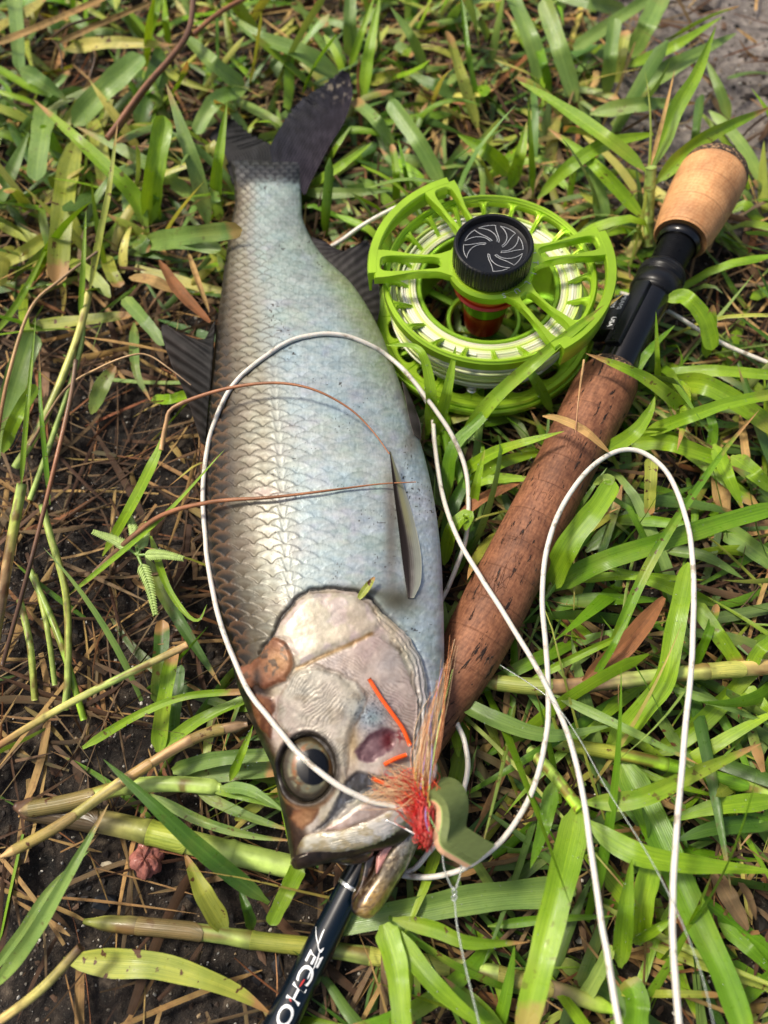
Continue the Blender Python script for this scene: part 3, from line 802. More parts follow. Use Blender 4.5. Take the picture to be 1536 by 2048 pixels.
def cork(name, light, dark, crack, bands=95.0, pit=0.62, rough=0.62):
    t = NT(name); a = t.attr('uvw').outputs['Vector']
    mp = t.n('Mapping'); mp.inputs['Scale'].default_value = (60, 190, 60); t.l(a, mp.inputs['Vector'])
    g = t.noise(6.0, 6, mp.outputs[0])
    base = t.ramp(g.outputs['Fac'], [(0.28, tuple(lin(dark))), (0.72, tuple(lin(light)))])
    ob = t.noise(55, 4, t.coord())
    blot = t.ramp(ob.outputs['Fac'], [(0.35, (0.62, 0.58, 0.55)), (0.65, (1.1, 1.06, 1.0))])
    c1 = t.mix(1.0, base.outputs[0], blot.outputs[0], 'MULTIPLY')
    sep = t.n('SeparateXYZ'); t.l(a, sep.inputs[0])
    wv_ = t.n('TexWave', wave_type='BANDS', bands_direction='X'); wv_.inputs['Scale'].default_value = 190; wv_.inputs['Distortion'].default_value = 5
    wv_.inputs['Detail'].default_value = 3; wv_.inputs['Detail Scale'].default_value = 3; t.l(a, wv_.inputs['Vector'])
    fine = t.ramp(wv_.outputs['Fac'], [(0.0, (0.78, 0.74, 0.7)), (0.6, (1, 1, 1))])
    c2 = t.mix(0.55, c1, fine.outputs[0], 'MULTIPLY')
    mp2 = t.n('Mapping'); mp2.inputs['Scale'].default_value = (1.0, 4.2, 1.0); t.l(a, mp2.inputs['Vector'])
    dn = t.noise(90, 3, a); mixv = t.n('Mix', data_type='VECTOR'); mixv.inputs[0].default_value = 0.006
    t.l(mp2.outputs[0], mixv.inputs[4]); t.l(dn.outputs['Color'], mixv.inputs[5])
    pn = t.noise(115, 5, mixv.outputs[1], 0.62)
    pits = t.ramp(pn.outputs['Fac'], [(pit, (0, 0, 0)), (pit + 0.035, (1, 1, 1))])
    vor = t.n('TexVoronoi', feature='DISTANCE_TO_EDGE'); vor.inputs['Scale'].default_value = 130; t.l(mixv.outputs[1], vor.inputs['Vector'])
    cr = t.ramp(vor.outputs['Distance'], [(0.0, (1, 1, 1)), (0.035, (0, 0, 0))])
    gate = t.noise(70, 2, a); gt = t.ramp(gate.outputs['Fac'], [(0.52, (0, 0, 0)), (0.60, (1, 1, 1))])
    crk = t.math('MULTIPLY', cr.outputs[0], gt.outputs[0])
    jm = t.math('ABSOLUTE', t.math('SUBTRACT', t.math('FRACT', t.math('MULTIPLY', t.math('ADD', sep.outputs[0], t.math('MULTIPLY', ob.outputs['Fac'], .0012)), 78.0)), .5))
    jr = t.ramp(jm, [(0.0, (.30,) * 3), (.03, (0, 0, 0))])
    pits_ = t.math('MAXIMUM', pits.outputs[0], jr.outputs[0])
    tot = t.math('MAXIMUM', pits_, t.math('MULTIPLY', crk, crack))
    t.l(t.mix(tot, c2, tuple(lin((38, 24, 18)))), t.b.inputs['Base Color'])
    t.set(Roughness=rough, Specular_IOR_Level=0.35)
    t.bump(t.math('SUBTRACT', t.math('MULTIPLY', g.outputs['Fac'], 0.25), tot), 0.8, 0.0006)
    return t.m
M_CORK = cork('grip_cork', (158, 108, 78), (104, 64, 46), .35, pit=.605)
M_CORK2 = cork('butt_cork', (222, 172, 122), (198, 140, 92), 0.15, pit=0.72)
t = NT('burl_cork'); nz = t.noise(900, 3, t.coord()); r = t.ramp(nz.outputs['Fac'], [(0.35, tuple(lin((24, 18, 14)))), (0.52, tuple(lin((70, 52, 38)))), (0.66, tuple(lin((172, 136, 96))))])
t.l(r.outputs[0], t.b.inputs['Base Color']); t.set(Roughness=.7); t.bump(nz.outputs['Fac'], .5, .0004); M_BURL = t.m
t = NT('black_anodized'); nz = t.noise(300, 3, t.coord()); r = t.ramp(nz.outputs['Fac'], [(0.3, (.25,) * 3), (0.7, (.40,) * 3)])
t.l(r.outputs[0], t.b.inputs['Roughness']); t.set(Base_Color=(.006, .006, .007, 1), Metallic=0.0, Specular_IOR_Level=.3); M_BLACK = t.m
t = NT('black_gloss'); t.set(Base_Color=(.005, .005, .006, 1), Roughness=.2, Specular_IOR_Level=.4, Coat_Weight=.15, Coat_Roughness=.05); nz = t.noise(160, 3, t.coord()); t.bump(nz.outputs['Fac'], .08, .0003); M_GLOSS = t.m
t = NT('rod_blank'); t.set(Base_Color=tuple(lin((4, 16, 26))) + (1,), Roughness=.22, Specular_IOR_Level=.4, Coat_Weight=.25, Coat_Roughness=.05)
nz = t.noise(140, 4, t.coord()); t.bump(nz.outputs['Fac'], .08, .0003); M_BLANK = t.m
t = NT('white_print'); t.set(Base_Color=(.78, .78, .78, 1), Roughness=.4); M_WHITE = t.m
t = NT('grey_print'); t.set(Base_Color=(.45, .46, .47, 1), Roughness=.4); M_GREYP = t.m
t = NT('red_print'); t.set(Base_Color=(.45, .02, .015, 1), Roughness=.4); M_REDP = t.m
t = NT('silver_band'); t.set(Base_Color=(.7, .7, .68, 1), Roughness=.25, Metallic=.9); M_SILVER = t.m

rod_part('end_cap', [(329, 60), (331, 92), (335, 112), (341, 126), (349, 132), (354, 132)], M_BURL, wob=.012)
rod_part('butt_cork', [(353.5, 131), (358, 134), (380, 134), (410, 131), (440, 124), (470, 113), (478, 108), (480, 104)], M_CORK2, wob=.006, n=96)
rod_part('collar', [(470, 84), (481, 86), (484, 88), (490, 87), (493, 80)], M_GLOSS)
thr = []
for i in range(15):
    y = 492 + i * 3.4
    thr += [(y, 66), (y + 1.0, 71.5), (y + 2.2, 71.5), (y + 3.0, 66)]
rod_part('threaded_barrel', thr, M_BLACK, n=64, round_=False)
nut = rod_part('locking_nut', [(540, 74), (543, 84), (549, 92), (562, 93), (563, 88), (566, 88), (567, 95), (586, 96), (592, 92), (595, 80)], M_BLACK, n=96)
mb = MB()
for i in range(80):                                                       # knurling on the locking nut
    for j in range(3):
        y = 549 + j * 4.2; a_ = 2 * np.pi * (i + .5 * (j % 2)) / 80
        rr_ = 93 * rod_mpp(y) / 2; s_ = rod_s(y + 2)
        c_ = RA + RD * s_ + rr_ * (math.cos(a_) * RX + math.sin(a_) * RU)
        er_ = math.cos(a_) * RX + math.sin(a_) * RU; et = np.cross(RD, er_)
        q4 = .00028
        mb.add([c_ + RD * q4 * 1.3, c_ + et * q4 * 1.3, c_ - RD * q4 * 1.3, c_ - et * q4 * 1.3, c_ + er_ * q4], None, [[0, 1, 4], [1, 2, 4], [2, 3, 4], [3, 0, 4]])
o = mb.build('knurling', M_BLACK, nut, False); o['kind'] = 'stuff'
rod_part('reel_seat', [(590, 76), (596, 79), (738, 79), (744, 74)], M_GLOSS, n=96)
rod_part('burl_ring', [(738, 92), (741, 100), (752, 103), (764, 104)], M_BURL, wob=.01)
rod_part('grip', [(752, 106), (755, 114), (761, 119), (772, 123), (800, 125), (850, 122), (920, 118), (1000, 119), (1100, 125), (1200, 131), (1270, 130), (1330, 120), (1390, 103), (1450, 86), (1500, 72), (1510, 66)],
         M_CORK, n=110, wob=.012, sub=220, seed=4)
blank = rod_part('blank', [(1500, 49), (1760, 55.5), (2075, 67), (2420, 76)], M_BLANK, n=64, sub=60)
rod_part('silver_band', [(1768, 56.6), (1770, 57.2), (1774, 57.4), (1776, 57.0)], M_SILVER, parent=blank, n=64)

def text_np(s, size, bold=False):
    cu = bpy.data.curves.new('t', 'FONT'); cu.body = s; cu.size = size; cu.resolution_u = 4
    cu.offset = 0.012 * size if bold else 0.0
    ob = bpy.data.objects.new('t', cu); COL.objects.link(ob)
    dg = bpy.context.evaluated_depsgraph_get(); me = bpy.data.meshes.new_from_object(ob.evaluated_get(dg))
    bm = bmesh.new(); bm.from_mesh(me); bmesh.ops.triangulate(bm, faces=bm.faces[:])
    V = np.array([v_.co[:] for v_ in bm.verts]); F = np.array([[v_.index for v_ in f_.verts] for f_ in bm.faces])
    bm.free(); bpy.data.objects.remove(ob); bpy.data.curves.remove(cu); bpy.data.meshes.remove(me)
    return V[:, :2], F

def on_rod(V2, py0, ang0, lift=.00012):
    """wrap flat drawing on the blank: x runs down the axis, y round it"""
    s0 = rod_s(py0)
    s_ = s0 + V2[:, 0]
    ypix = np.interp(s_, _ss, _rp[1]); rad = np.interp(ypix, [1500, 1760, 2075], [49, 55.5, 67]) * np.interp(s_, _ss, _rp[2]) / FPX / 2 + lift
    a_ = ang0 + V2[:, 1] / rad
    return RA + s_[:, None] * RD + rad[:, None] * (np.cos(a_)[:, None] * RX + np.sin(a_)[:, None] * RU)
# side that faces the camera
pc = RA + RD * rod_s(1950); tc = np.array([0, 0, CAM_H]) - pc
ang_cam = math.atan2(tc @ RU, tc @ RX)
sgn = 1.0 if (PX(pc + RX * .004)[0] > PX(pc)[0]) else -1.0
V2, F2 = text_np('ECHO', .0070, True)
V2 = V2.copy(); V2[:, 0] *= 1.22
hgt = V2[:, 1].max(); V2[:, 1] -= hgt / 2
if sgn > 0: V2[:, 1] *= -1                                                # letter tops towards the right-hand side
mesh_obj('lettering', on_rod(V2, 1897, ang_cam), F2, M_WHITE, blank, False)
def strokes(name, lines, wd, mat):
    mb = MB()
    for L in lines:
        P = catmull(L, 4 * len(L)); tn = np.gradient(P, axis=0); tn /= np.linalg.norm(tn, axis=1)[:, None] + 1e-9
        nn = np.stack([-tn[:, 1], tn[:, 0]], 1); ww = wd * np.sin(np.linspace(.25, np.pi - .25, len(P)))[:, None]
        Q = np.stack([P - nn * ww, P + nn * ww], 1).reshape(-1, 2)
        V3 = []
        for xq, yq in Q:                                                   # drop the drawn point on the blank
            s_ = rod_s(yq)
            for _ in range(3):
                s_ = s_
            cpt = RA + RD * s_; half = np.interp(yq, [1500, 1760, 2075], [49, 55.5, 67]) * rod_mpp(yq) / 2 + .00012
            off = (xq - PX(cpt)[0]) * rod_mpp(yq) * .89
            b_ = math.asin(max(-.95, min(.95, off / half)))
            a_ = ang_cam - sgn * b_
            s_ += .30 * off * 1.6
            V3.append(RA + RD * s_ + half * (math.cos(a_) * RX + math.sin(a_) * RU))
        mb.add(V3, grid_faces(len(P), 2))
    return mb.build(name, mat, blank, False)
gz = lambda L: [(450 + a / 2.56, 1600 + b / 2.56) for a, b in L]
strokes('emblem', [gz([(437, 706), (455, 728), (486, 740)]), gz([(506, 668), (492, 700), (480, 736)]), gz([(470, 742), (500, 748), (524, 722)]), gz([(498, 746), (492, 775), (470, 830)]), gz([(440, 880), (448, 862), (455, 846)])], 1.7, M_WHITE)
strokes('emblem_red', [gz([(390, 938), (412, 905), (422, 892)]), gz([(330, 1016), (350, 1012)])], 1.6, M_REDP)

# ================================================================== fly reel
REEL_Z = .0415
RC = W(979, 550, REEL_Z); RR = 236.0 * mpp(979, 550, REEL_Z)
tilt = Matrix.Rotation(math.radians(-1.5), 4, 'X') @ Matrix.Rotation(math.radians(-2.0), 4, 'Y')
TM = np.array(tilt); TM[:3, 3] = RC
def R3(p):
    return np.asarray(p, float) * RR @ TM[:3, :3].T + TM[:3, 3]
SM = TM.copy(); SM[:3, :3] *= RR
reel = thing('fly_reel', 'lime green fly reel with slotted spool and black drag knob', 'fishing reel', RC - np.array([0, 0, .03]))
def green(name, base, rough, metal=.55):
    t = NT(name); nz = t.noise(1400, 2, t.coord()); nb = t.noise(60, 3, t.coord())
    r = t.ramp(nb.outputs['Fac'], [(0.3, tuple(lin(np.array(base) * .92))), (0.7, tuple(lin(np.minimum(np.array(base) * 1.05, 255))))])
    t.l(r.outputs[0], t.b.inputs['Base Color']); t.set(Roughness=rough, Metallic=metal, Specular_IOR_Level=.6, Coat_Weight=.25, Coat_Roughness=.2)
    t.bump(nz.outputs['Fac'], .06, .0002); return t.m
M_LIME = green('lime_anodized', (162, 200, 44), .34, .6)
M_LIME2 = green('lime_anodized_dark', (138, 180, 38), .36, .6)
M_RED = green('red_anodized', (176, 46, 30), .3)
M_GOLD = green('orange_anodized', (222, 132, 50), .3)

def ring_profile(mb, r0, r1, z0, z1, b=.012, n=160):
    lathe(mb, [(r0 + b, z0), (r1 - b, z0), (r1, z0 + b), (r1, z1 - b), (r1 - b, z1), (r0 + b, z1), (r0, z1 - b), (r0, z0 + b)], SM, n, None, True)

def plate_with_hole(mb, outer, hole, zt, zb_, ch=.010, zfun=None):
    """outer and hole: matching loops (n,2) in reel units, extruded between zb_ and zt, hole and rim chamfered"""
    n = len(outer); oc = outer.mean(0)
    oin = outer + (oc - outer) / (np.linalg.norm(oc - outer, axis=1)[:, None] + 1e-9) * ch
    hc = hole.mean(0); hout = hole + (hole - hc) / (np.linalg.norm(hole - hc, axis=1)[:, None] + 1e-9) * ch
    L = [(outer, zb_), (outer, zt - ch), (oin, zt), (hout, zt), (hole, zt - ch), (hole, zb_)]
    V = np.concatenate([np.hstack([p, np.full((n, 1), z)]) for p, z in L])
    if zfun is not None: V[:, 2] += zfun(V)
    F = grid_faces(len(L), n, True, True)
    mb.add(R3(V), F)

def stadium(x0, x1, hw, n):
    """rounded slot from x0 to x1, sampled by angle"""
    c = (x0 + x1) / 2; hl = (x1 - x0) / 2
    a = np.linspace(0, 2 * np.pi, n, endpoint=False)
    e = 0.35
    return np.stack([c + hl * np.sign(np.cos(a)) * np.abs(np.cos(a)) ** e, hw * np.sign(np.sin(a)) * np.abs(np.sin(a)) ** (e + .15)], 1)
def rot2(P, a):
    c, s = math.cos(a), math.sin(a)
    return np.stack([P[:, 0] * c - P[:, 1] * s, P[:, 0] * s + P[:, 1] * c], 1)
def sector_loops(r0, r1, a0, a1, m0, m1, ma, n=48, e=.45):
    """loops of one ring sector and its rounded window in polar space"""
    a = np.linspace(0, 2 * np.pi, n, endpoint=False)
    sx, sy = np.cos(a), np.sin(a); k = np.maximum(np.abs(sx), np.abs(sy))
    ux, uy = sx / k, sy / k
    ac, rc_ = (a0 + a1) / 2, (r0 + r1) / 2
    A = ac + ux * (a1 - a0) / 2; Rr = rc_ + uy * (r1 - r0) / 2
    hx = np.sign(sx) * np.abs(sx) ** e; hy = np.sign(sy) * np.abs(sy) ** e
    A2 = ac + hx * ((a1 - a0) / 2 - ma); R2 = (r0 + m0 + r1 - m1) / 2 + hy * (r1 - m1 - r0 - m0) / 2
    return np.stack([Rr * np.cos(A), Rr * np.sin(A)], 1), np.stack([R2 * np.cos(A2), R2 * np.sin(A2)], 1)

spool = thing('spool', None, None, RC); spool.parent = reel; spool.matrix_parent_inverse = reel.matrix_basis.inverted()
mb = MB(); ring_profile(mb, .858, .905, -.10, .01, .014); ring_profile(mb, .868, .893, .005, .022, .006); mb.build('front_rim', M_LIME, spool)
mb = MB()
def dish(V):
    r = np.hypot(V[:, 0], V[:, 1]); return -.13 * sstep(.85, .60, r)
for i in range(20):
    o_, h_ = sector_loops(.60, .868, 2 * np.pi * i / 20, 2 * np.pi * (i + 1) / 20, .040, .014, .026)
    plate_with_hole(mb, o_, h_, -.02, -.065, .008, dish)
mb.build('front_web', M_LIME, spool)
mb = MB(); ring_profile(mb, .575, .615, -.56, -.12, .01, 140); mb.build('arbor', M_LIME2, spool)
mb = MB()
prof_, cols_ = [], []
lr = np.random.default_rng(5)
zz = np.linspace(-.50, -.115, 18)
bulge = lambda z: .80 + .035 * math.sin((z + .50) / .385 * math.pi)
pal = np.array([(232, 232, 214), (214, 226, 150), (226, 230, 190), (206, 222, 120), (236, 234, 226), (210, 206, 190), (198, 214, 150)])
prof_.append((.62, -.505)); cols_.append(lin(pal[0]))
for z in zz:
    c_ = lin(pal[lr.integers(len(pal))]); r_ = bulge(z) + lr.uniform(-.006, .006)
    for dz, dr in ((-.0095, -.012), (-.004, -.001), (.004, -.001), (.0095, -.012)):
        prof_.append((r_ + dr, z + dz)); cols_.append(c_)
for r_ in np.arange(.79, .62, -.0225):
    c_ = lin(pal[lr.integers(len(pal))]); zt = -.108 + lr.uniform(-.008, .006)
    for dr, dz in ((.0095, -.010), (.004, -.001), (-.004, -.001), (-.0095, -.010)):
        prof_.append((r_ + dr, zt + dz)); cols_.append(c_)
lathe(mb, prof_, SM, 160, np.array(cols_))
t = NT('wound_line'); a = t.attr('Col'); nz = t.noise(35, 3, t.coord()); nr = t.ramp(nz.outputs['Fac'], [(.35, (.62, .68, .48)), (.65, (.90, .88, .84))])
t.l(t.mix(1.0, a.outputs['Color'], nr.outputs[0], 'MULTIPLY'), t.b.inputs['Base Color']); t.set(Roughness=.45, Subsurface_Weight=.1, Subsurface_Scale=.001); M_WOUND = t.m
mb.build('wound_line', M_WOUND, reel)
# loose turns on top of the wound line
mb = MB()
for i, (r_, z_) in enumerate(((.842, -.40), (.846, -.33), (.838, -.24), (.79, -.10), (.745, -.103))):
    aa = np.linspace(lr.uniform(0, 2), lr.uniform(4.5, 6.2), 80)
    P = np.stack([r_ * np.cos(aa), r_ * np.sin(aa), z_ + .012 * np.sin(aa * 1.7 + i)], 1)
    tube(mb, R3(P), .00055, 7, lin(pal[i % len(pal)]))
mb.build('loose_turns', M_WOUND, reel)
# back plate with round holes, and the frame ring
mb = MB()
for i in range(18):
    o_, h_ = sector_loops(.60, .93, 2 * np.pi * i / 18, 2 * np.pi * (i + 1) / 18, .17, .05, .055, 40, .75)
    plate_with_hole(mb, o_, h_, -.515, -.555, .008)
ring_profile(mb, .90, .985, -.60, -.52, .016); mb.build('back_rim', M_LIME, spool)
mb = MB(); ring_profile(mb, .965, 1.015, -.64, -.56, .014); ring_profile(mb, .30, .345, -.63, -.58, .01)
for i in range(6):
    a_ = math.radians(60 * i + 25); er_ = np.array([math.cos(a_), math.sin(a_), 0]); et = np.array([-math.sin(a_), math.cos(a_), 0])
    box(mb, R3(er_ * .65 + np.array([0, 0, -.605])), TM[:3, :3] @ er_, TM[:3, :3] @ et, TM[:3, 2], .33 * RR, .035 * RR, .022 * RR, None, .008 * RR)
mb.build('back_frame', M_LIME2, reel)
mb = MB(); lathe(mb, [(0.001, -.506), (.035, -.506), (.045, -.514), (.045, -.53)], SM @ np.array(Matrix.Translation((-.15, -.80, 0))), 24)
box(mb, R3((-.15, -.80, -.5045)), TM[:3, 0], TM[:3, 1], TM[:3, 2], .028 * RR, .006 * RR, .002 * RR)
mb.build('screw', M_SILVER, reel)
# front cage: four slotted arms joined in pairs by two rim arcs, round a hub plate
ARM = [math.radians(x) for x in (179, 115, 12, -54)]
n_ = 64
for a_ in ARM:
    mb = MB()
    a = np.linspace(0, 2 * np.pi, n_, endpoint=False); sx, sy = np.cos(a), np.sin(a); k_ = np.maximum(np.abs(sx), np.abs(sy)); ux, uy = sx / k_, sy / k_
    xo = .60 + ux * .37; hw = .098 + .055 * sstep(.55, .97, xo) + .06 * sstep(.45, .25, xo)
    out = np.stack([xo, uy * hw], 1)
    hol = stadium(.42, .915, .060, n_); hol[:, 1] *= 1 + .35 * sstep(.5, .9, hol[:, 0])
    plate_with_hole(mb, rot2(out, a_), rot2(hol, a_), .155, .080, .012)
    mb.build('cage_arm', M_LIME, reel)
for a0, a1 in ((ARM[1] - .10, ARM[0] + .10), (ARM[3] - .10, ARM[2] + .10)):
    mb = MB(); m_ = 50; aa = np.linspace(a0, a1, m_)
    pr_ = [(.945, .085), (1.0, .07), (1.005, -.06), (1.025, -.06), (1.03, .14), (1.02, .157), (.955, .157), (.945, .145)]
    V = np.array([[(r_ * math.cos(x), r_ * math.sin(x), z_) for r_, z_ in pr_] for x in aa])
    F = grid_faces(m_, len(pr_), False, True)
    V = np.vstack([V.reshape(-1, 3), V[0].mean(0), V[-1].mean(0)]); kk = np.arange(8)
    caps = np.vstack([np.stack([np.full(8, m_ * 8), kk, (kk + 1) % 8], -1), np.stack([np.full(8, m_ * 8 + 1), (m_ - 1) * 8 + (kk + 1) % 8, (m_ - 1) * 8 + kk], -1)])
    mb.add(R3(V), F[:, ::-1], caps); mb.build('cage_arc', M_LIME, reel)
mb = MB(); lathe(mb, [(.001, .04), (.33, .04), (.36, .06), (.365, .13), (.345, .158), (.001, .162)], SM, 90); hub = mb.build('hub_plate', M_LIME, reel)
mb = MB(); lathe(mb, [(.20, .045), (.255, .03), (.26, -.06), (.20, -.08)], SM, 70); mb.build('hub_collar', M_LIME2, reel)
mb = MB(); lathe(mb, [(.20, -.02), (.262, -.03), (.262, -.09), (.21, -.10)], SM, 70); mb.build('orange_washer', M_GOLD, reel)
mb = MB(); lathe(mb, [(.15, -.085), (.285, -.09), (.30, -.11), (.285, -.135), (.16, -.15), (.16, -.36), (.19, -.37), (.19, -.44), (.17, -.63), (.001, -.63)], SM, 70); mb.build('drag_column', M_RED, reel)
mb = MB(); lathe(mb, [(.195, -.16), (.205, -.17), (.205, -.34), (.195, -.35)], SM, 60); mb.build('column_sleeve', M_LIME2, reel)
# knob
nk, rows_ = 288, [(.24, .155), (.312, .160), (.322, .175), (.322, .345), (.316, .365), (.305, .372), (.290, .370), (.282, .352), (.278, .318), (.26, .312), (.001, .312)]
aa = np.linspace(0, 2 * np.pi, nk, endpoint=False)
V = []
for i, (r_, z_) in enumerate(rows_):
    kn = (.0065 * (np.cos(aa * 72) > 0)) if i in (2, 3) else 0 * aa
    V.append(np.stack([(r_ + kn - (.004 if i in (2, 3) else 0)) * np.cos(aa), (r_ + kn) * np.sin(aa), np.full(nk, z_)], 1))
knob = mesh_obj('knob', R3(np.vstack(V)), grid_faces(len(rows_), nk, False, True), M_BLACK, reel, False)
mb = MB()
def swirl(k):
    a0 = math.radians(150 - k * 44)
    def pt(r, a): return (r * math.cos(a), r * math.sin(a), .3155)
    o1 = [pt(.075 + .165 * u, a0 + .95 * u ** 1.2) for u in np.linspace(0, 1, 9)]
    o2 = [pt(.24, a0 + .95 - x) for x in np.linspace(0, .60, 6)][1:]
    o3 = [pt(.24 - .165 * u, a0 + .35 - .62 * u + .18 * math.sin(u * 3)) for u in np.linspace(0, 1, 8)][1:]
    return o1 + o2 + o3 + [o1[0]]
for k_ in range(7):
    L = np.array(swirl(k_)) ; tube(mb, R3(L), .00013, 5)
mb.build('knob_emblem', M_GREYP, knob)
# lettering round the hub
mb = MB()
for ch_, deg in zip('NAUTILUS', np.linspace(52, -77, 8)):
    V2, F2 = text_np(ch_, .068)
    V2 = V2 - np.array([(V2[:, 0].max() + V2[:, 0].min()) / 2, 0])
    a_ = math.radians(deg); et = np.array([math.sin(a_), -math.cos(a_)]); er_ = np.array([math.cos(a_), math.sin(a_)])
    P = er_ * .345 + V2[:, :1] * et + V2[:, 1:] * er_
    mb.add(R3(np.hstack([P * .985, np.full((len(P), 1), .1605)])), None, F2)
mb.build('hub_lettering', M_GREYP, hub, False)
# foot that clamps into the reel seat
mb = MB()
yc = 655; fc = RA + RD * rod_s(yc); seat_r = 79 * rod_mpp(yc) / 2
lefty = -sgn * RX                                                          # towards the reel
fu = RU * .80 + lefty * .60; fu /= np.linalg.norm(fu); fs = np.cross(RD, fu)
if fs @ lefty < 0: fs = -fs
bar = fc + fu * (seat_r + .0004)
box(mb, bar, RD, fs, fu, .0172, .0034, .0016, None, .0006)
pan = bar + fs * .0054 - fu * .0002 + RD * .0010
box(mb, pan, RD, fs, fu, .0098, .0036, .0022, None, .0005)
stem = pan + fs * .0040 - np.array([0, 0, .0045])
box(mb, stem, RD, fs, np.cross(RD, fs), .0080, .0042, .0040, None, .0006)
foot = mb.build('reel_foot', M_BLACK, reel, False)
mb = MB(); tgt = R3((.93, -.12, -.55)); P = catmull([stem - np.array([0, 0, .004]) + fs * .002, (stem + tgt) / 2 - np.array([0, 0, .006]), tgt], 12)
for p_ in P: pass
tube(mb, P, .0042, 12); mb.build('foot_stem', M_LIME2, reel)
def on_panel(s, size, du, dv, name):
    V2, F2 = text_np(s, size)
    # reading runs down the axis, tops towards the rod
    P = pan + fu * .00235 + RD * (du + V2[:, :1]) - fs * (dv + V2[:, 1:])
    return mesh_obj(name, P, F2, M_GREYP if 'X' in s else M_WHITE, foot, False)
on_panel('MIAMI', .0030, -.0094, .0004, 'lettering'); on_panel('USA', .0030, .0030, .0004, 'lettering'); on_panel('X17995', .0023, -.0096, -.0028, 'serial_number')

for o_ in list(reel.children_recursive):
    if o_.type == 'MESH' and o_.data.materials and o_.data.materials[0].name.split('.')[0] in ('lime_anodized', 'lime_anodized_dark', 'red_anodized', 'orange_anodized', 'black_anodized'):
        o_.data.polygons.foreach_set('use_smooth', np.ones(len(o_.data.polygons), bool)); o_.data.set_sharp_from_angle(angle=math.radians(32))
# ================================================================== fly line, leader, fly
def rod_top(px, py):
    d = seg_dist(np.array([px]), np.array([py]), np.stack([_rp[0][::40], _rp[1][::40]], 1))[0]
    s = rod_s(py); return d, (RA + RD * s)[2]
def fl(P):
    """path from (frame x, frame y, height); height None = resting on the fish"""
    out = []
    Q = catmull([(a, b, 0) for a, b, c in P], 14 * len(P))
    zs = [(c if c is not None else np.nan) for a, b, c in P]
    seg = np.linalg.norm(np.diff(np.array([(a, b) for a, b, c in P], float), axis=0), axis=1); cum = np.concatenate([[0], np.cumsum(seg)])
    s = np.linspace(0, cum[-1], len(Q))
    known = [(c0, z0) for c0, z0 in zip(cum, zs)]
    zz = []
    for (x, y, _), si in zip(Q, s):
        i = min(np.searchsorted(cum, si, side='right') - 1, len(P) - 2)
        f = (si - cum[i]) / max(seg[i], 1e-9)
        a = P[i][2] if P[i][2] is not None else fish_z(x, y) + .0011
        b = P[i + 1][2] if P[i + 1][2] is not None else fish_z(x, y) + .0011
        zz.append(a * (1 - f) + b * f)
    zz = np.array(zz); k = np.ones(9) / 9
    zz = np.convolve(np.pad(zz, 4, mode='edge'), k, 'valid')
    return W(Q[:, 0], Q[:, 1], zz)
t = NT('fly_line'); nz = t.noise(260, 3, t.coord()); r = t.ramp(nz.outputs['Fac'], [(.30, tuple(lin((150, 140, 124)))), (.42, tuple(lin((204, 198, 186)))), (.62, tuple(lin((212, 206, 194))))])
t.l(r.outputs[0], t.b.inputs['Base Color']); t.set(Roughness=.38, Specular_IOR_Level=.45, Subsurface_Weight=.15, Subsurface_Scale=.001); M_LINE = t.m
N = None
mb = MB(); LR = .00093
lines = [
    [(836, 1628, .0475), (790, 1612, .0475), (745, 1603, N), (690, 1580, .0490), (640, 1545, .0490), (590, 1500, .0470), (540, 1440, N), (500, 1385, N), (465, 1310, .0400), (440, 1240, .0375), (420, 1150, .0360), (408, 1050, .0350), (407, 960, .0345), (418, 880, .0350),
     (445, 805, .0400), (480, 755, N), (530, 712, N), (585, 680, N), (640, 668, N), (700, 674, N), (755, 698, N), (800, 733, .0330), (850, 792, .0300), (898, 862, .026), (930, 935, .022), (938, 1010, .019), (928, 1090, .016), (905, 1155, .013), (880, 1205, .011)],
    [(805, 745, .011), (838, 778, .014), (862, 825, .018), (870, 890, .019), (884, 985, .024), (915, 1075, .031), (965, 1160, .0345), (1030, 1265, .037), (1095, 1375, .038), (1140, 1480, .039), (1168, 1600, .042), (1188, 1740, .047), (1212, 1900, .052), (1243, 2070, .056), (1290, 2260, .040), (1360, 2440, .015)],
    [(876, 1400, .014), (905, 1432, .018), (928, 1480, .021), (936, 1535, .022), (925, 1590, .022), (900, 1640, .020), (870, 1690, .018), (830, 1735, .016), (800, 1748, .014)],
    [(790, 1744, .014), (818, 1752, .016), (875, 1752, .019), (940, 1730, .023), (1005, 1680, .028), (1055, 1605, .032), (1084, 1520, .035), (1096, 1420, .036), (1092, 1300, .038), (1085, 1190, .041), (1096, 1090, .0435), (1125, 1012, .044), (1175, 943, .043), (1232, 904, .041), (1285, 905, .041),
     (1335, 948, .042), (1370, 1030, .043), (1385, 1120, .044), (1385, 1290, .046), (1370, 1470, .048), (1353, 1650, .050), (1346, 1830, .053), (1360, 2070, .056), (1400, 2250, .040), (1420, 2440, .015)],
    [(1240, 585, .012), (1300, 605, .014), (1350, 630, .018), (1400, 662, .019), (1455, 692, .019), (1550, 732, .018), (1700, 800, .012)],
    [(640, 506, .012), (680, 482, .020), (735, 445, .026), (800, 412, .030), (850, 397, .031)]]
for L in lines:
    P = fl(L); kk_ = np.arange(len(P))
    P = P + .00022 * np.stack([vnoise(kk_ / 7.0, 0 * kk_, 3), vnoise(kk_ / 7.0, 0 * kk_, 4), .4 * vnoise(kk_ / 6.0, 0 * kk_, 5)], 1)
    tube(mb, P, LR, 9)
line = mb.build('fly_line', M_LINE)
tag(line, 'white fly line in loose loops over the fish, cork grip and grass', 'fishing line')

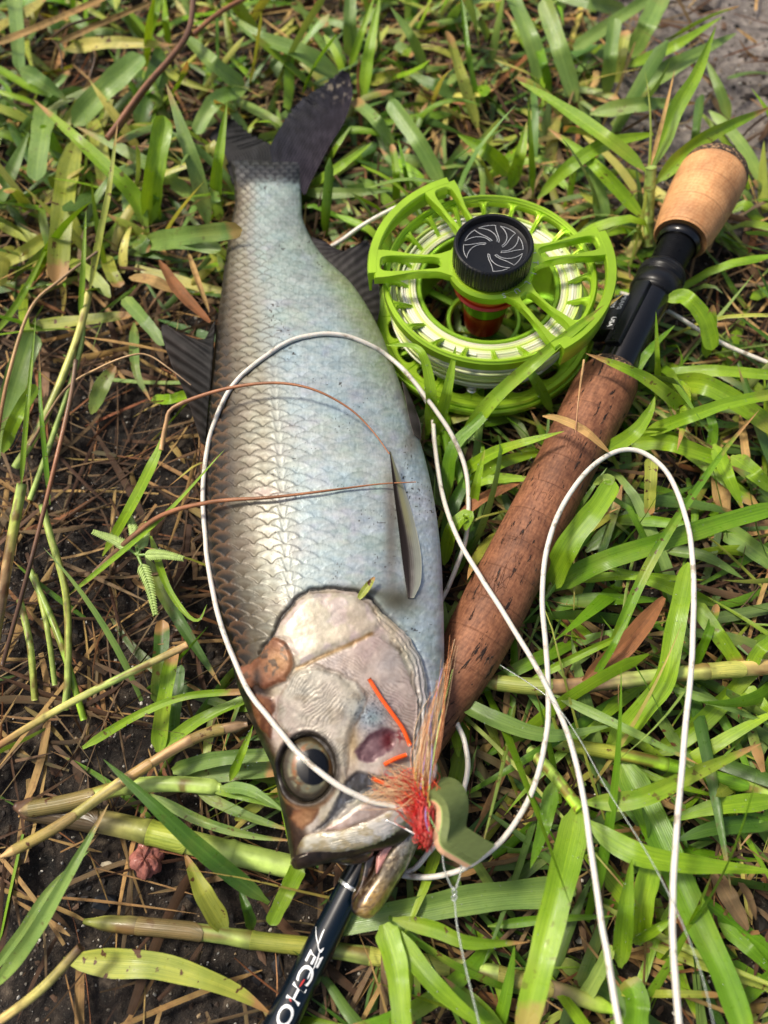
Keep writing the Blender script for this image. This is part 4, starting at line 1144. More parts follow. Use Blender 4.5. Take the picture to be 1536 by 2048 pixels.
t = NT('clear_leader'); t.set(Base_Color=(.85, .88, .86, 1), Roughness=.08, Transmission_Weight=.75, IOR=1.45); M_MONO = t.m
mb = MB()
tube(mb, fl([(1000, 1330, .034), (1060, 1368, .040), (1110, 1408, .043), (1160, 1480, .045), (1215, 1580, .048), (1290, 1700, .052), (1350, 1815, .056), (1400, 1940, .060), (1432, 2070, .062), (1480, 2300, .040), (1500, 2440, .012)]), .00017, 6)
o = mb.build('leader', M_MONO); tag(o, 'thin clear leader strand slanting across the grass between the white lines', 'leader')

# ---- the fly
fly = thing('fly_lure', 'fly lure with red fur, orange legs and green foam head in the fish\'s mouth', 'fly lure', W(860, 1640, .045))
M_FOAMG = mat_attr('foam_green', .55, 0, .1, .4, 500, .3, .0003)
def slab(name, prof, n0, n1, E, colr, mat, parent, z):
    P2 = catmull(prof, 40); P = W(P2[:, 0], P2[:, 1], np.interp(np.linspace(0, 1, 40), np.linspace(0, 1, len(z)), z))
    T = frames(P); Nn = np.cross(T, E / np.linalg.norm(E)); Nn /= np.linalg.norm(Nn, axis=1)[:, None]
    if Nn[:, 0].mean() < 0: Nn = -Nn
    a, b = P + Nn * n0, P + Nn * n1
    m = 7; sv = np.linspace(0, 1, m)
    rows = []
    for s in sv: rows.append(a + E * s)
    for s in sv[::-1]: rows.append(b + E * s)
    taper = np.ones(40)
    V = np.stack(rows, 1)
    k = V.shape[1]
    Vf = np.vstack([V.reshape(-1, 3), V[0].mean(0), V[-1].mean(0)]); kk = np.arange(k)
    caps = np.vstack([np.stack([np.full(k, 40 * k), kk, (kk + 1) % k], -1), np.stack([np.full(k, 40 * k + 1), 39 * k + (kk + 1) % k, 39 * k + kk], -1)])
    c = lin(np.array(colr, float)) * (1 + .18 * rng.standard_normal((len(Vf), 1)) * .4)
    o = mesh_obj(name, Vf, [grid_faces(40, k, False, True)[:, ::-1], caps], mat, parent, True, c)
    o.data.set_sharp_from_angle(angle=math.radians(50)); return o
zl = lambda L: [(680 + a / 3.656, 1300 + b / 3.656) for a, b in L]
fp = zl([(622, 1085), (690, 1095), (738, 1150), (747, 1250), (728, 1370), (750, 1440), (840, 1500), (962, 1570)])
E_ = np.array([.0066, .0040, -.0078])
fz_ = [.0500, .0520, .0530, .0525, .0520, .0515, .0500, .0480]
head = slab('foam_head', fp, 0.0, .0026, E_, (98, 110, 62), M_FOAMG, fly, fz_)
slab('foam_stripe', fp, -.0005, .0001, E_ * .995, (150, 164, 100), M_FOAMG, fly, fz_)
slab('foam_underside', fp, -.0024, -.0005, E_ * .99, (206, 160, 126), M_FOAMG, fly, fz_)
M_FUR = mat_attr('fly_fur', .4, 0, .2, .5)
def fibres(name, n, org, spread, dests, dspread, zo, zd, r, pal, curl=5, seed=1, nseg=9):
    g = np.random.default_rng(seed); mb = MB()
    for i in range(n):
        a = np.array(org[g.integers(len(org))], float) + g.normal(0, spread, 2); b = np.array(dests[g.integers(len(dests))], float) + g.normal(0, dspread, 2)
        m = (a + b) / 2 + g.normal(0, curl, 2)
        P2 = catmull([a, m + g.normal(0, curl * .4, 2), b], nseg)
        z = np.linspace(zo, zd, nseg) + g.uniform(.001, .006) * np.sin(np.linspace(0, 3.14, nseg)) + g.normal(0, .0008)
        tube(mb, W(P2[:, 0], P2[:, 1], z), np.linspace(r, r * .45, nseg), 4, lin(np.array(pal[g.integers(len(pal))], float)) * g.uniform(.7, 1.2), False)
    return mb.build(name, M_FUR, fly)
fibres('red_fur', 230, [(852, 1625), (845, 1600), (835, 1590), (855, 1655)], 7, [(785, 1565), (805, 1552), (822, 1545), (845, 1545), (858, 1565), (800, 1590), (812, 1615), (815, 1570), (770, 1570)], 11, .0460, .0470, .00013,
       [(206, 40, 26), (222, 66, 30), (186, 22, 22), (230, 92, 40), (200, 60, 50)], 15, 3, 12)
fibres('body_dubbing', 260, [(844, 1610), (850, 1650), (854, 1680)], 6, [(842, 1640), (850, 1600), (856, 1690), (836, 1665), (842, 1590)], 7, .0475, .0490, .00018, [(206, 52, 50), (222, 84, 76), (190, 30, 30), (226, 110, 96)], 7, 4)
fibres('tail_hair', 85, [(846, 1590), (838, 1580)], 6, [(868, 1400), (880, 1365), (893, 1330), (905, 1290), (850, 1450), (860, 1425)], 6, .0480, .0480, .00012, [(200, 164, 122), (222, 190, 150), (180, 138, 98), (206, 130, 80)], 9, 5, 12)
fibres('tail_hair', 70, [(840, 1580)], 6, [(735, 1590), (750, 1560), (770, 1540), (760, 1600), (720, 1610)], 10, .0480, .0475, .00010, [(200, 156, 112), (222, 184, 140)], 12, 6, 10)
fibres('flash_strands', 22, [(850, 1600), (858, 1640)], 6, [(898, 1330), (872, 1420), (850, 1500), (868, 1690), (852, 1630)], 8, .0490, .0490, .00016, [(160, 150, 226), (190, 220, 120), (230, 180, 90), (140, 220, 140)], 5, 7)
for pts in ([(738, 1357), (760, 1393), (788, 1432), (806, 1458), (820, 1490)], [(744, 1557), (775, 1570), (805, 1590), (835, 1600)], [(812, 1510), (790, 1518), (768, 1530)]):
    mb = MB(); P2 = catmull(pts, 20); P = W(P2[:, 0], P2[:, 1], np.array([max(fish_z(x, y), .040) + .0016 for x, y in P2])); tube(mb, P, .00068, 8, lin((236, 88, 20)))
    mb.build('rubber_leg', M_FUR, fly)
mb = MB(); tube(mb, fl([(772, 1640, .0445), (800, 1652, .0470), (830, 1668, .0480), (862, 1684, .0485), (880, 1692, .0490)]), .00034, 7); mb.build('hook', M_SILVER, fly)
mb = MB(); tube(mb, fl([(884, 1688, .0480), (888, 1735, .0470), (900, 1768, .0460), (907, 1780, .0455)]), .00026, 6); tube(mb, fl([(918, 1700, .0460), (922, 1740, .0455), (912, 1775, .0455)]), .00026, 6)
tube(mb, fl([(909, 1795, .0450), (914, 1850, .0460), (930, 1930, .0480), (962, 2065, .0500), (1000, 2250, .034), (1020, 2400, .012)]), .00026, 6)
aa = np.linspace(0, 22, 90); P2 = np.stack([909 + 5 * np.cos(aa), 1786 + (aa - 11) * 1.25 + 3 * np.sin(aa * 1.3)], 1); tube(mb, W(P2[:, 0], P2[:, 1], .0455 + .0008 * np.sin(aa)), .00024, 5)
mb.build('tippet_knot', M_MONO, fly)
# ================================================================== grass
def leaf_mat(name, dead=False):
    t = NT(name); a = t.attr('Col'); uv = t.attr('uvw').outputs['Vector']
    sp = t.n('SeparateXYZ'); t.l(uv, sp.inputs[0]); u, v_, rn = sp.outputs[0], sp.outputs[1], sp.outputs[2]
    co = t.coord()
    vein = t.math('SINE', t.math('MULTIPLY', v_, 46.0))
    vr = t.ramp(t.math('MULTIPLY_ADD', vein, .5, .5), [(0.0, (.90, .91, .87)), (1.0, (1.04, 1.04, 1.03))])
    c = t.mix(1.0, a.outputs['Color'], vr.outputs[0], 'MULTIPLY')
    mps = t.n('Mapping'); mps.inputs['Scale'].default_value = (3.0, 9.0, 11.0); t.l(uv, mps.inputs['Vector'])
    stn = t.noise(1.0, 5, mps.outputs[0], .6); strk = t.ramp(stn.outputs['Fac'], [(.30, (.70, .76, .66)), (.52, (1, 1, 1)), (.72, (1.22, 1.16, 1.0))])
    c = t.mix(1.0, c, strk.outputs[0], 'MULTIPLY')
    mid = t.ramp(t.math('ABSOLUTE', v_), [(0.0, (1, 1, 1)), (0.13, (0, 0, 0))])
    lightc = t.mix(1.0, a.outputs['Color'], (1.35, 1.28, 1.25, 1), 'MULTIPLY')
    c = t.mix(t.math('MULTIPLY', mid.outputs[0], .55), c, lightc)
    big = t.noise(75, 4, co); br = t.ramp(big.outputs['Fac'], [(.32, (.74, .80, .72)), (.68, (1.16, 1.10, 1.0))])
    c = t.mix(1.0, c, br.outputs[0], 'MULTIPLY')
    if not dead:
        # yellowing and brown fleck marks, stronger on some leaves than on others
        yn = t.noise(45, 3, co); yr = t.ramp(yn.outputs['Fac'], [(.52, (0, 0, 0)), (.72, (1, 1, 1))])
        c = t.mix(t.math('MULTIPLY', yr.outputs[0], t.math('MULTIPLY', rn, .55)), c, tuple(lin((176, 170, 74))))
        mp = t.n('Mapping'); mp.inputs['Scale'].default_value = (1, 1, 1); t.l(co, mp.inputs['Vector'])
        sn = t.noise(330, 3, mp.outputs[0], .5); sr = t.ramp(sn.outputs['Fac'], [(.63, (0, 0, 0)), (.67, (1, 1, 1))])
        gate = t.ramp(rn, [(.45, (0, 0, 0)), (.75, (1, 1, 1))])
        c = t.mix(t.math('MULTIPLY', sr.outputs[0], gate.outputs[0]), c, tuple(lin((92, 58, 32))))
        tn = t.noise(160, 2, co)
        tip = t.ramp(t.math('ADD', u, t.math('MULTIPLY', tn.outputs['Fac'], .22)), [(1.0, (0, 0, 0)), (1.0, (0, 0, 0))])
        tip.color_ramp.elements[0].position = .93; tip.color_ramp.elements[1].position = 1.0; tip.color_ramp.elements[1].color = (1, 1, 1, 1)
        tg = t.ramp(rn, [(.50, (0, 0, 0)), (.62, (1, 1, 1))])
        c = t.mix(t.math('MULTIPLY', tip.outputs[0], tg.outputs[0]), c, tuple(lin((182, 140, 88))))
    else:
        sn = t.noise(300, 4, co); sr = t.ramp(sn.outputs['Fac'], [(.5, (0, 0, 0)), (.7, (1, 1, 1))])
        c = t.mix(t.math('MULTIPLY', sr.outputs[0], .6), c, tuple(lin((84, 56, 38))))
    t.l(c, t.b.inputs['Base Color'])
    rn_ = t.noise(500, 3, co); rr_ = t.ramp(rn_.outputs['Fac'], [(.3, (.24,) * 3), (.7, (.46,) * 3)]) if not dead else t.ramp(rn_.outputs['Fac'], [(.3, (.55,) * 3), (.7, (.8,) * 3)])
    t.l(rr_.outputs[0], t.b.inputs['Roughness']); t.set(Specular_IOR_Level=.5 if not dead else .3)
    t.bump(t.math('ADD', t.math('MULTIPLY', vein, .5), t.math('MULTIPLY', rn_.outputs['Fac'], 1.2)), .30, .0002)
    tr = t.n('BsdfTranslucent'); t.l(t.mix(1.0, c, (1.25, 1.15, .55, 1) if not dead else (1, .9, .7, 1), 'MULTIPLY'), tr.inputs['Color'])
    ms = t.n('MixShader'); ms.inputs[0].default_value = .26 if not dead else .15
    t.l(t.b.outputs[0], ms.inputs[1]); t.l(tr.outputs[0], ms.inputs[2]); t.l(ms.outputs[0], t.out.inputs['Surface'])
    return t.m
M_LEAF = leaf_mat('grass_leaf'); M_DEAD = leaf_mat('dead_leaf', True)
M_STEM = mat_attr('grass_stem', .5, 0, .08, .4, 420, .4, .0004, .3)
PAL = dict(g=(126, 156, 82), G=(96, 128, 62), b=(134, 170, 38), B=(104, 146, 30), d=(72, 108, 36), y=(168, 176, 78), Y=(198, 188, 104), t=(190, 152, 102), r=(146, 96, 64), k=(82, 58, 42), p=(154, 176, 88), n=(128, 104, 80))

# outlines kept free of random blades
FISHP = np.vstack([ROWS[:, :2], ROWS[::-1, 2:4]])
MASKS = [FISHP + 0.0, np.array([(541, 292), (594, 206), (632, 179), (690, 136), (706, 180), (657, 295), (608, 390), (470, 370), (430, 262), (462, 236)]),
         np.array([(428, 640), (326, 646), (322, 668), (372, 795), (405, 890)]), np.array([(700, 1700), (700, 1830), (745, 1845), (815, 1745), (860, 1600)]),
         np.array([(1330, 380), (1400, 320), (1490, 350), (1485, 420), (1425, 520), (1290, 790), (1100, 1160), (985, 1400), (870, 1500), (760, 1760), (620, 2060), (515, 2060), (700, 1700), (880, 1330), (1130, 790), (1170, 700)]),
         np.stack([979 + 250 * np.cos(np.linspace(0, 6.28, 40)), 585 + 235 * np.sin(np.linspace(0, 6.28, 40))], 1),
         np.array([(735, 1550), (800, 1520), (870, 1540), (925, 1560), (965, 1720), (880, 1720), (800, 1640)])]
def masked(px, py):
    m = np.zeros(px.shape, bool)
    for P in MASKS: m |= inside(px, py, P)
    return m

def blades(N, base, az, L, Wd, e0, k, bend, col, rn, nseg=9, blunt=None, zmin=.0012, respect=True):
    """many blades in one go: returns vertices, faces, colours and leaf coordinates"""
    tt = np.linspace(0, 1, nseg)
    e = e0[:, None] - k[:, None] * tt[None]
    a = az[:, None] + bend[:, None] * tt[None]
    st = L[:, None] / (nseg - 1)
    dx = np.cos(e) * np.cos(a) * st; dy = np.cos(e) * np.sin(a) * st; dz = np.sin(e) * st
    z = lambda q: np.concatenate([np.zeros((N, 1)), np.cumsum(q[:, :-1], 1)], 1)
    X = base[:, 0:1] + z(dx); Y = base[:, 1:2] + z(dy); Z = base[:, 2:3] + z(dz)
    Z = np.maximum(Z, zmin + rng.uniform(0, .004, (N, 1)))
    if respect:
        px, py, _ = PX(np.stack([X, Y, Z], -1))
        m = masked(px, py)
        Z = np.where(m, np.minimum(Z, .0055), Z)
        # ease the drop over the neighbours
        Zs = Z.copy(); Zs[:, 1:-1] = (Z[:, :-2] + 2 * Z[:, 1:-1] + Z[:, 2:]) / 4; Z = np.where(m, Z, Zs)
    P = np.stack([X, Y, Z], -1)
    T = np.gradient(P, axis=1); T /= np.linalg.norm(T, axis=2)[..., None] + 1e-12
    side = np.stack([-np.sin(a), np.cos(a), 0 * a], -1)
    roll = rng.normal(0, .55, (N, 1)) + rng.normal(0, .5, (N, 1)) * tt[None]
    up = np.cross(T, side)
    sd = side * np.cos(roll)[..., None] + up * np.sin(roll)[..., None]
    nn = np.cross(sd, T)
    sharp = (1 - tt ** 2.6) * (0.55 + .45 * sstep(0, .25, tt)); bl = np.sqrt(np.clip(1 - np.clip((tt - .86) / .14, 0, 1) ** 2, .03, 1)) * (0.7 + .3 * sstep(0, .3, tt))
    prof = np.where((blunt if blunt is not None else np.zeros(N, bool))[:, None], bl[None], sharp[None])
    hw = Wd[:, None] / 2 * prof
    fold = rng.uniform(.05, .45, (N, 1)) * hw
    V = np.stack([P - sd * hw[..., None] + nn * fold[..., None], P, P + sd * hw[..., None] + nn * fold[..., None]], 2)
    F = (grid_faces(nseg, 3)[None] + (np.arange(N) * nseg * 3)[:, None, None]).reshape(-1, 4)
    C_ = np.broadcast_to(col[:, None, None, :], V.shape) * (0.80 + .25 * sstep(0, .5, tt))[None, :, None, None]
    U = np.zeros(V.shape); U[..., 0] = tt[None, :, None]; U[..., 1] = np.array([-1, 0, 1]); U[..., 2] = rn[:, None, None]
    return V.reshape(-1, 3), F, C_.reshape(-1, 3), U.reshape(-1, 3)

def pick(n, keys, wts):
    i = rng.choice(len(keys), size=n, p=np.array(wts) / sum(wts)); return lin(np.array([PAL[k] for k in keys], float))[i] * rng.uniform(.72, 1.18, (n, 1)) * (1 + rng.normal(0, .05, (n, 3)))

def region(px, py):
    """how much green grass grows at a place: 0 bare soil ... 1 dense"""
    d = np.full(px.shape, .85)
    left = sstep(470, 400, px) * sstep(560, 720, py) * sstep(2100, 2000, py)
    d = d * (1 - .90 * left)
    d = d * (1 - .85 * sstep(620, 560, px) * sstep(1640, 1760, py))
    d = d * (1 - .95 * sstep(1130, 1230, px - (py * .25)) * sstep(430, 350, py))
    d = d * (1 - .8 * sstep(1280, 1380, px) * sstep(420, 520, py) * sstep(760, 650, py))
    d = d * (1 - .35 * sstep(700, 760, px) * sstep(900, 860, px) * sstep(420, 330, py) * sstep(240, 300, py))
    return d
# ---- dead straw
n = 5200
B = scatter_xy(n); px, py, _ = PX(np.hstack([B, np.zeros((n, 1))]))
keep = rng.uniform(0, 1, n) < np.where((px > 1250) & (py < 330), .22, np.where((px < 620) & (py > 1740), .40, 1.0)); B = B[keep]; n = len(B)
base_ = np.hstack([B, (np.maximum(soil_h(B[:, 0], B[:, 1]), -.004) + rng.uniform(.001, .006, n))[:, None]])
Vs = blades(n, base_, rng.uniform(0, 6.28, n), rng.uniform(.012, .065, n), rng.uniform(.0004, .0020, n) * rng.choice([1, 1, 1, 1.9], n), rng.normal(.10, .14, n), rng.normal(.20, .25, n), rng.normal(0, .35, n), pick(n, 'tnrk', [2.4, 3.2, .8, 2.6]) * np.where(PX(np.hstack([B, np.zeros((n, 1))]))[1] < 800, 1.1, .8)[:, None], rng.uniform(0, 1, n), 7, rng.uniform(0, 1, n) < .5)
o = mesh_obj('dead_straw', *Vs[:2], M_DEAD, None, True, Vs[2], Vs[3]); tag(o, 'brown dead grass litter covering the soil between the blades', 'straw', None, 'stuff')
# ---- living grass in the background of the traced plants
def turf(name, n, cond, Lr, Wr, er, kr, keys, wts, label, bl, azf=None, zb=(.0, .004)):
    B = scatter_xy(n); px, py, _ = PX(np.hstack([B, np.zeros((len(B), 1))]))
    keep = rng.uniform(0, 1, len(B)) < region(px, py) * cond(px, py); B = B[keep]; m = len(B)
    base_ = np.hstack([B, rng.uniform(*zb, m)[:, None]])
    az = rng.uniform(0, 6.28, m) if azf is None else azf(m, px[keep], py[keep])
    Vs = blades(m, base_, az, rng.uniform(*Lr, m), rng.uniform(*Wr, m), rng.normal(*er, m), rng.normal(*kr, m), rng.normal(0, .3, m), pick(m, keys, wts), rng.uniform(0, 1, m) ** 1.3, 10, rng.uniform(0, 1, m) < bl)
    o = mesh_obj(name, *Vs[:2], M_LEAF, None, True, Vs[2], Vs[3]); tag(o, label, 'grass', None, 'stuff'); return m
far_ = lambda px, py: sstep(760, 520, py) * np.where(px > 1100, .8, 1.0)
near_ = lambda px, py: sstep(430, 700, py) * sstep(760, 860, px - 0 * py) + .25 * sstep(1250, 1400, py) * sstep(880, 700, px)
turf('short_grass', 2300, far_, (.022, .062), (.0028, .0068), (.55, .35), (.75, .5), 'gGbyYB', [4, 1.6, 3.4, 2.2, 1.0, 1.2], 'short broad-bladed lawn grass behind the fish and reel', .65)
turf('short_grass_low', 1500, far_, (.02, .05), (.002, .005), (.25, .2), (.4, .3), 'GdgyY', [3, 2.5, 2, 1, .5], 'low matted grass under the broad blades', .5)
turf('long_grass', 1500, near_, (.035, .095), (.0026, .0066), (.42, .28), (.75, .4), 'bBgGdy', [3.4, 3, 1.6, 1.4, 1.2, 1.2], 'long bright green grass growing beside the cork grip', .12)
turf('long_grass_low', 1500, near_, (.03, .08), (.002, .005), (.15, .15), (.25, .25), 'BdGgy', [2.4, 3.2, 2, 1, .7], 'low dark grass under the long blades', .12)
turf('thin_stems', 420, near_, (.05, .12), (.0008, .0018), (.35, .2), (.5, .3), 'bBpyYt', [2, 2, 2, 1.4, 1, .8], 'thin long grass stems threading through the broad blades', .0)
turf('thin_grass', 500, lambda px, py: sstep(560, 480, px) * sstep(480, 700, py) * 4, (.02, .07), (.0009, .0026), (.4, .35), (.6, .4), 'gbBGyY', [2, 2, 2, 2, 1, .7], 'thin sparse grass on the bare soil beside the fish', .2)

# ---- traced plants: every leaf is a mesh of its own
LEAF_TIPS = []
def ipz(z, n):
    z = np.atleast_1d(np.asarray(z, float)); return np.interp(np.linspace(0, 1, n), np.linspace(0, 1, len(z)), z) if len(z) > 1 else np.full(n, z[0])
hr = np.random.default_rng(21)
def leaf(parent, pts, wpx, key, z=(.006, .020, .016), shape='p', name='leaf', n=26, roll=None):
    P2 = catmull(pts, n); tt = np.linspace(0, 1, n)
    zz = ipz(z, n)
    P = W(P2[:, 0], P2[:, 1], zz)
    T = frames(P)
    tocam = np.array([0, 0, CAM_H]) - P; tocam /= np.linalg.norm(tocam, axis=1)[:, None]
    upv = tocam * .55 + np.array([0, 0, 1.0]) * .45
    side = np.cross(T, upv); side /= np.linalg.norm(side, axis=1)[:, None]
    nn = np.cross(side, T)
    r0 = hr.normal(0, .22) if roll is None else roll
    rl = r0 + hr.normal(0, .30) * (tt - .3)
    sd = side * np.cos(rl)[:, None] + nn * np.sin(rl)[:, None]; nn = np.cross(sd, T)
    mp_ = PX(P)[2] / FPX
    if shape == 'p': pf = np.maximum((1 - tt ** 2.4), .0) ** .85 * (.5 + .5 * sstep(0, .22, tt))
    elif shape == 'b': pf = np.sqrt(np.clip(1 - np.clip((tt - .90) / .10, 0, 1) ** 2, .02, 1)) * (.7 + .3 * sstep(0, .25, tt))
    elif shape == 'd': pf = np.sin(np.clip(tt * .92 + .06, 0, 1) * np.pi) ** .6
    else: pf = (1 - .25 * tt) * np.sqrt(np.clip(1 - np.clip((tt - .90) / .10, 0, 1) ** 2, .03, 1))
    pf = pf * (.38 + .62 * sstep(0, .10, tt))
    hw = wpx * mp_ / 2 * pf * 1.02
    wob = 1 + .05 * np.sin(tt * 23 + hr.uniform(0, 6)) * .6
    fold = hr.uniform(.12, .38)
    vs = np.linspace(-1, 1, 7)
    wav = .10 * np.sin(tt * hr.uniform(8, 16) + hr.uniform(0, 6))[:, None] * np.abs(vs)[None] ** 2 * np.sign(vs)[None]
    off = fold * np.abs(vs)[None] ** 1.3 - .10 * np.cos(vs * np.pi)[None] * .3 + wav
    V = P[:, None] + sd[:, None] * (hw * wob)[:, None, None] * vs[None, :, None] + nn[:, None] * (hw[:, None] * off)[..., None]
    c = lin(np.array(PAL[key], float)) * hr.uniform(.85, 1.12)
    c2 = lin(np.array(PAL['p'], float)) if key in 'bBgGd' else c
    cc_ = c2[None] * .35 + c[None] * .65; f = sstep(0, .22, tt)[:, None]
    Cc = (cc_ * (1 - f) + c[None] * f)[:, None].repeat(7, 1)
    U = np.zeros(V.shape); U[..., 0] = tt[:, None]; U[..., 1] = vs[None]; U[..., 2] = {'y': .95, 'Y': .9, 'p': .5}.get(key, hr.uniform(0, .75))
    if key in 'bBgG': LEAF_TIPS.append(V[3:-3].reshape(-1, 3))
    return mesh_obj(name, V.reshape(-1, 3), grid_faces(n, 7), M_DEAD if key in 'trkn' else M_LEAF, parent, True, Cc.reshape(-1, 3), U.reshape(-1, 3))

def stem(parent, pts, wpx, key, z=(.006, .010, .008), nodes=(), name='stem', taper=.0, n=60):
    P2 = catmull(pts, n); P = W(P2[:, 0], P2[:, 1], ipz(z, n)); mp_ = PX(P)[2] / FPX; tt = np.linspace(0, 1, n)
    r = wpx * mp_ / 2 * (1 - taper * tt)
    long_ = np.linalg.norm(np.array(pts[-1], float) - np.array(pts[0], float)) > 250
    if wpx > 20 and long_: r = r * (.35 + .65 * sstep(0, .05, tt)) * (.45 + .55 * sstep(1.0, .96, tt))
    for nd in nodes: r = r * (1 + .16 * np.exp(-((tt - nd) / .012) ** 2))
    keys = key if len(key) > 1 else key * 2
    cs = lin(np.array([PAL[k_] for k_ in keys], float)); ci = np.stack([np.interp(tt, np.linspace(0, 1, len(keys)), cs[:, j]) for j in range(3)], 1)
    for nd in nodes: ci = ci * (1 - .45 * np.exp(-((tt - nd - .008) / .010) ** 2))[:, None]
    ci = ci * (1 + .18 * fbm(tt * 24, 0 * tt, int(pts[0][0]) % 90))[:, None]
    ns_ = 14 if wpx > 12 else 8
    th_ = np.linspace(0, 2 * np.pi, ns_, endpoint=False)
    sd_ = int(pts[0][0] + pts[0][1]) % 97
    full = np.repeat(ci[:, None], ns_, 1) * (1 + .45 * vnoise(tt[:, None] * 6 + 0 * th_, th_[None] * 2.4 + 9, sd_)[..., None] + .15 * vnoise(tt[:, None] * 40 + 0 * th_, th_[None] * 2.4, sd_ + 1)[..., None])
    if wpx > 12 and key[0] not in 'tk':
        stain = sstep(.25, .6, vnoise(tt[:, None] * 14 + 0 * th_, th_[None] * .9, sd_ + 2)) * .75
        full = full * (1 - stain[..., None]) + lin(np.array([104., 66, 36])) * stain[..., None]
    if wpx > 20:
        full = full * (1 + .40 * vnoise(tt[:, None] * 3 + 0 * th_, th_[None] * 5.5, sd_ + 5)[..., None])
    mb = MB(); tube(mb, P, r, ns_, None)
    mb.c[0] = np.vstack([np.clip(full, .005, 1).reshape(-1, 3), ci[0], ci[-1]])
    st_ = mb.build(name, M_STEM, parent)
    if wpx > 20 and long_:                                             # papery sheaths wrapped round the runner between its joints
        T_ = frames(P)
        for a0_, a1_ in zip([.06] + [x + .01 for x in nodes], [x - .06 for x in nodes] + [.93]):
            if a1_ - a0_ < .08 or hr.uniform() < .3: continue
            m_ = 26; ts = np.linspace(a0_, a0_ + (a1_ - a0_) * hr.uniform(.55, .95), m_)
            Pc = np.stack([np.interp(ts, tt, P[:, j]) for j in range(3)], 1); rc_ = np.interp(ts, tt, r) * np.linspace(1.05, 1.13, m_)
            Tc = frames(Pc); sd2 = np.cross(Tc, [0, 0, 1.0]); sd2 /= np.linalg.norm(sd2, axis=1)[:, None]; up2 = np.cross(sd2, Tc)
            half = hr.uniform(1.5, 2.3); c0_ = hr.uniform(-.5, .5); aa_ = np.linspace(-half, half, 15)
            cut = (np.clip((np.linspace(0, 1, m_) - .75) / .25, 0, 1) ** 2)[:, None]
            ang_ = c0_ + aa_[None] * (1 - .75 * cut)
            Vv = Pc[:, None] + rc_[:, None, None] * (np.sin(ang_)[..., None] * sd2[:, None] + np.cos(ang_)[..., None] * up2[:, None])
            Uu = np.zeros(Vv.shape); Uu[..., 0] = np.linspace(0, .8, m_)[:, None]; Uu[..., 1] = np.linspace(-1, 1, 15)[None]; Uu[..., 2] = hr.uniform(.3, .95)
            kc_ = ci[int(np.clip((ts[0] + .03) * n, 0, n - 1))] * hr.uniform(.85, 1.15, 3)
            mesh_obj('sheath', Vv.reshape(-1, 3), grid_faces(m_, 15), M_LEAF, st_, True, np.tile(kc_, (m_ * 15, 1)), Uu.reshape(-1, 3))
    return st_

def plant(name, label, cat, leaves=(), stems=(), group=None):
    p0 = (leaves[0][0][0] if leaves else stems[0][0][0])
    root = thing(name, label, cat, W(p0[0], p0[1], .0), group)
    for L in leaves: leaf(root, *L)
    for S in stems: stem(root, *S)
    return root
LO, MI, HI = (.005, .012, .010), (.006, .022, .018), (.010, .030, .028)
# ---- leaf lists: (frame points base to tip, width in frame pixels, colour, heights, shape)
plant('grass_sprout', 'bent blue-green grass blade with a sharp fold, at the lawn corner beside pinkish straw', 'grass', [
    ([(28, -20), (34, 60), (38, 142)], 29, 'g', (.020, .026, .030), 's'), ([(38, 138), (80, 162), (136, 202)], 32, 'g', (.030, .026, .018), 'p')])
plant('grass_sprout', 'bright narrow blade and dull stub leaning over the folded grass blade', 'grass', [
    ([(-20, 128), (40, 165), (128, 205)], 26, 'b', (.010, .020, .012), 'd'), ([(10, 265), (20, 190), (-10, 150)], 14, 'B', LO, 'p'), ([(75, 245), (30, 235), (-20, 245)], 22, 'G', LO, 'b')])
plant('grass_sprout', 'widest blue-green lawn blade with a pale rib and cut-off end', 'grass', [
    ([(146, 250), (200, 192), (286, 112)], 44, 'g', (.012, .024, .028), 'b'), ([(105, 300), (140, 235), (190, 160)], 20, 'y', LO, 's')])
plant('grass_sprout', 'short broad blue-green blade dotted with round grey spots', 'grass', [([(98, 200), (82, 280), (72, 362)], 46, 'g', (.010, .022, .022), 's')])
plant('grass_sprout', 'long yellowish blade peppered with brown flecks', 'grass', [
    ([(155, 275), (138, 340), (124, 430), (112, 570)], 40, 'y', (.010, .024, .020), 'b'), ([(180, 230), (200, 300), (212, 380)], 30, 'y', LO, 'b')])
plant('grass_sprout', 'bright pointed blade slanting across a blue-green one beside the upright folded blade', 'grass', [
    ([(296, 465), (268, 392), (200, 322), (125, 252), (66, 198)], 32, 'b', (.008, .026, .034, .030), 'p'), ([(405, 408), (330, 352), (250, 302), (150, 252)], 30, 'g', (.006, .018, .022), 'p')])
plant('grass_sprout', 'upright folded bright green blade with blunt tip beside the tail', 'grass', [
    ([(297, 448), (308, 350), (328, 232)], 38, 'b', (.008, .034, .044), 'b'), ([(320, 440), (312, 400), (318, 350)], 14, 'B', MI, 'p')])
plant('grass_sprout', 'tall tapering green blade standing nearest the dark tail lobe', 'grass', [
    ([(418, 455), (392, 342), (362, 252), (332, 166)], 34, 'g', (.006, .032, .046), 'p'), ([(428, 430), (436, 330), (454, 205)], 24, 'b', (.006, .034, .046), 'p'), ([(440, 440), (430, 400), (425, 370)], 20, 'g', MI, 'b')])
plant('grass_sprout', 'pair of blunt horizontal blades with a yellow tip touching the fish\'s back', 'grass', [
    ([(285, 485), (380, 470), (484, 458)], 34, 'g', (.008, .030, .036), 'b'), ([(292, 492), (370, 488), (442, 500)], 28, 'g', (.008, .024, .026), 'b'), ([(270, 470), (285, 490), (300, 500)], 34, 'G', LO, 'd')])
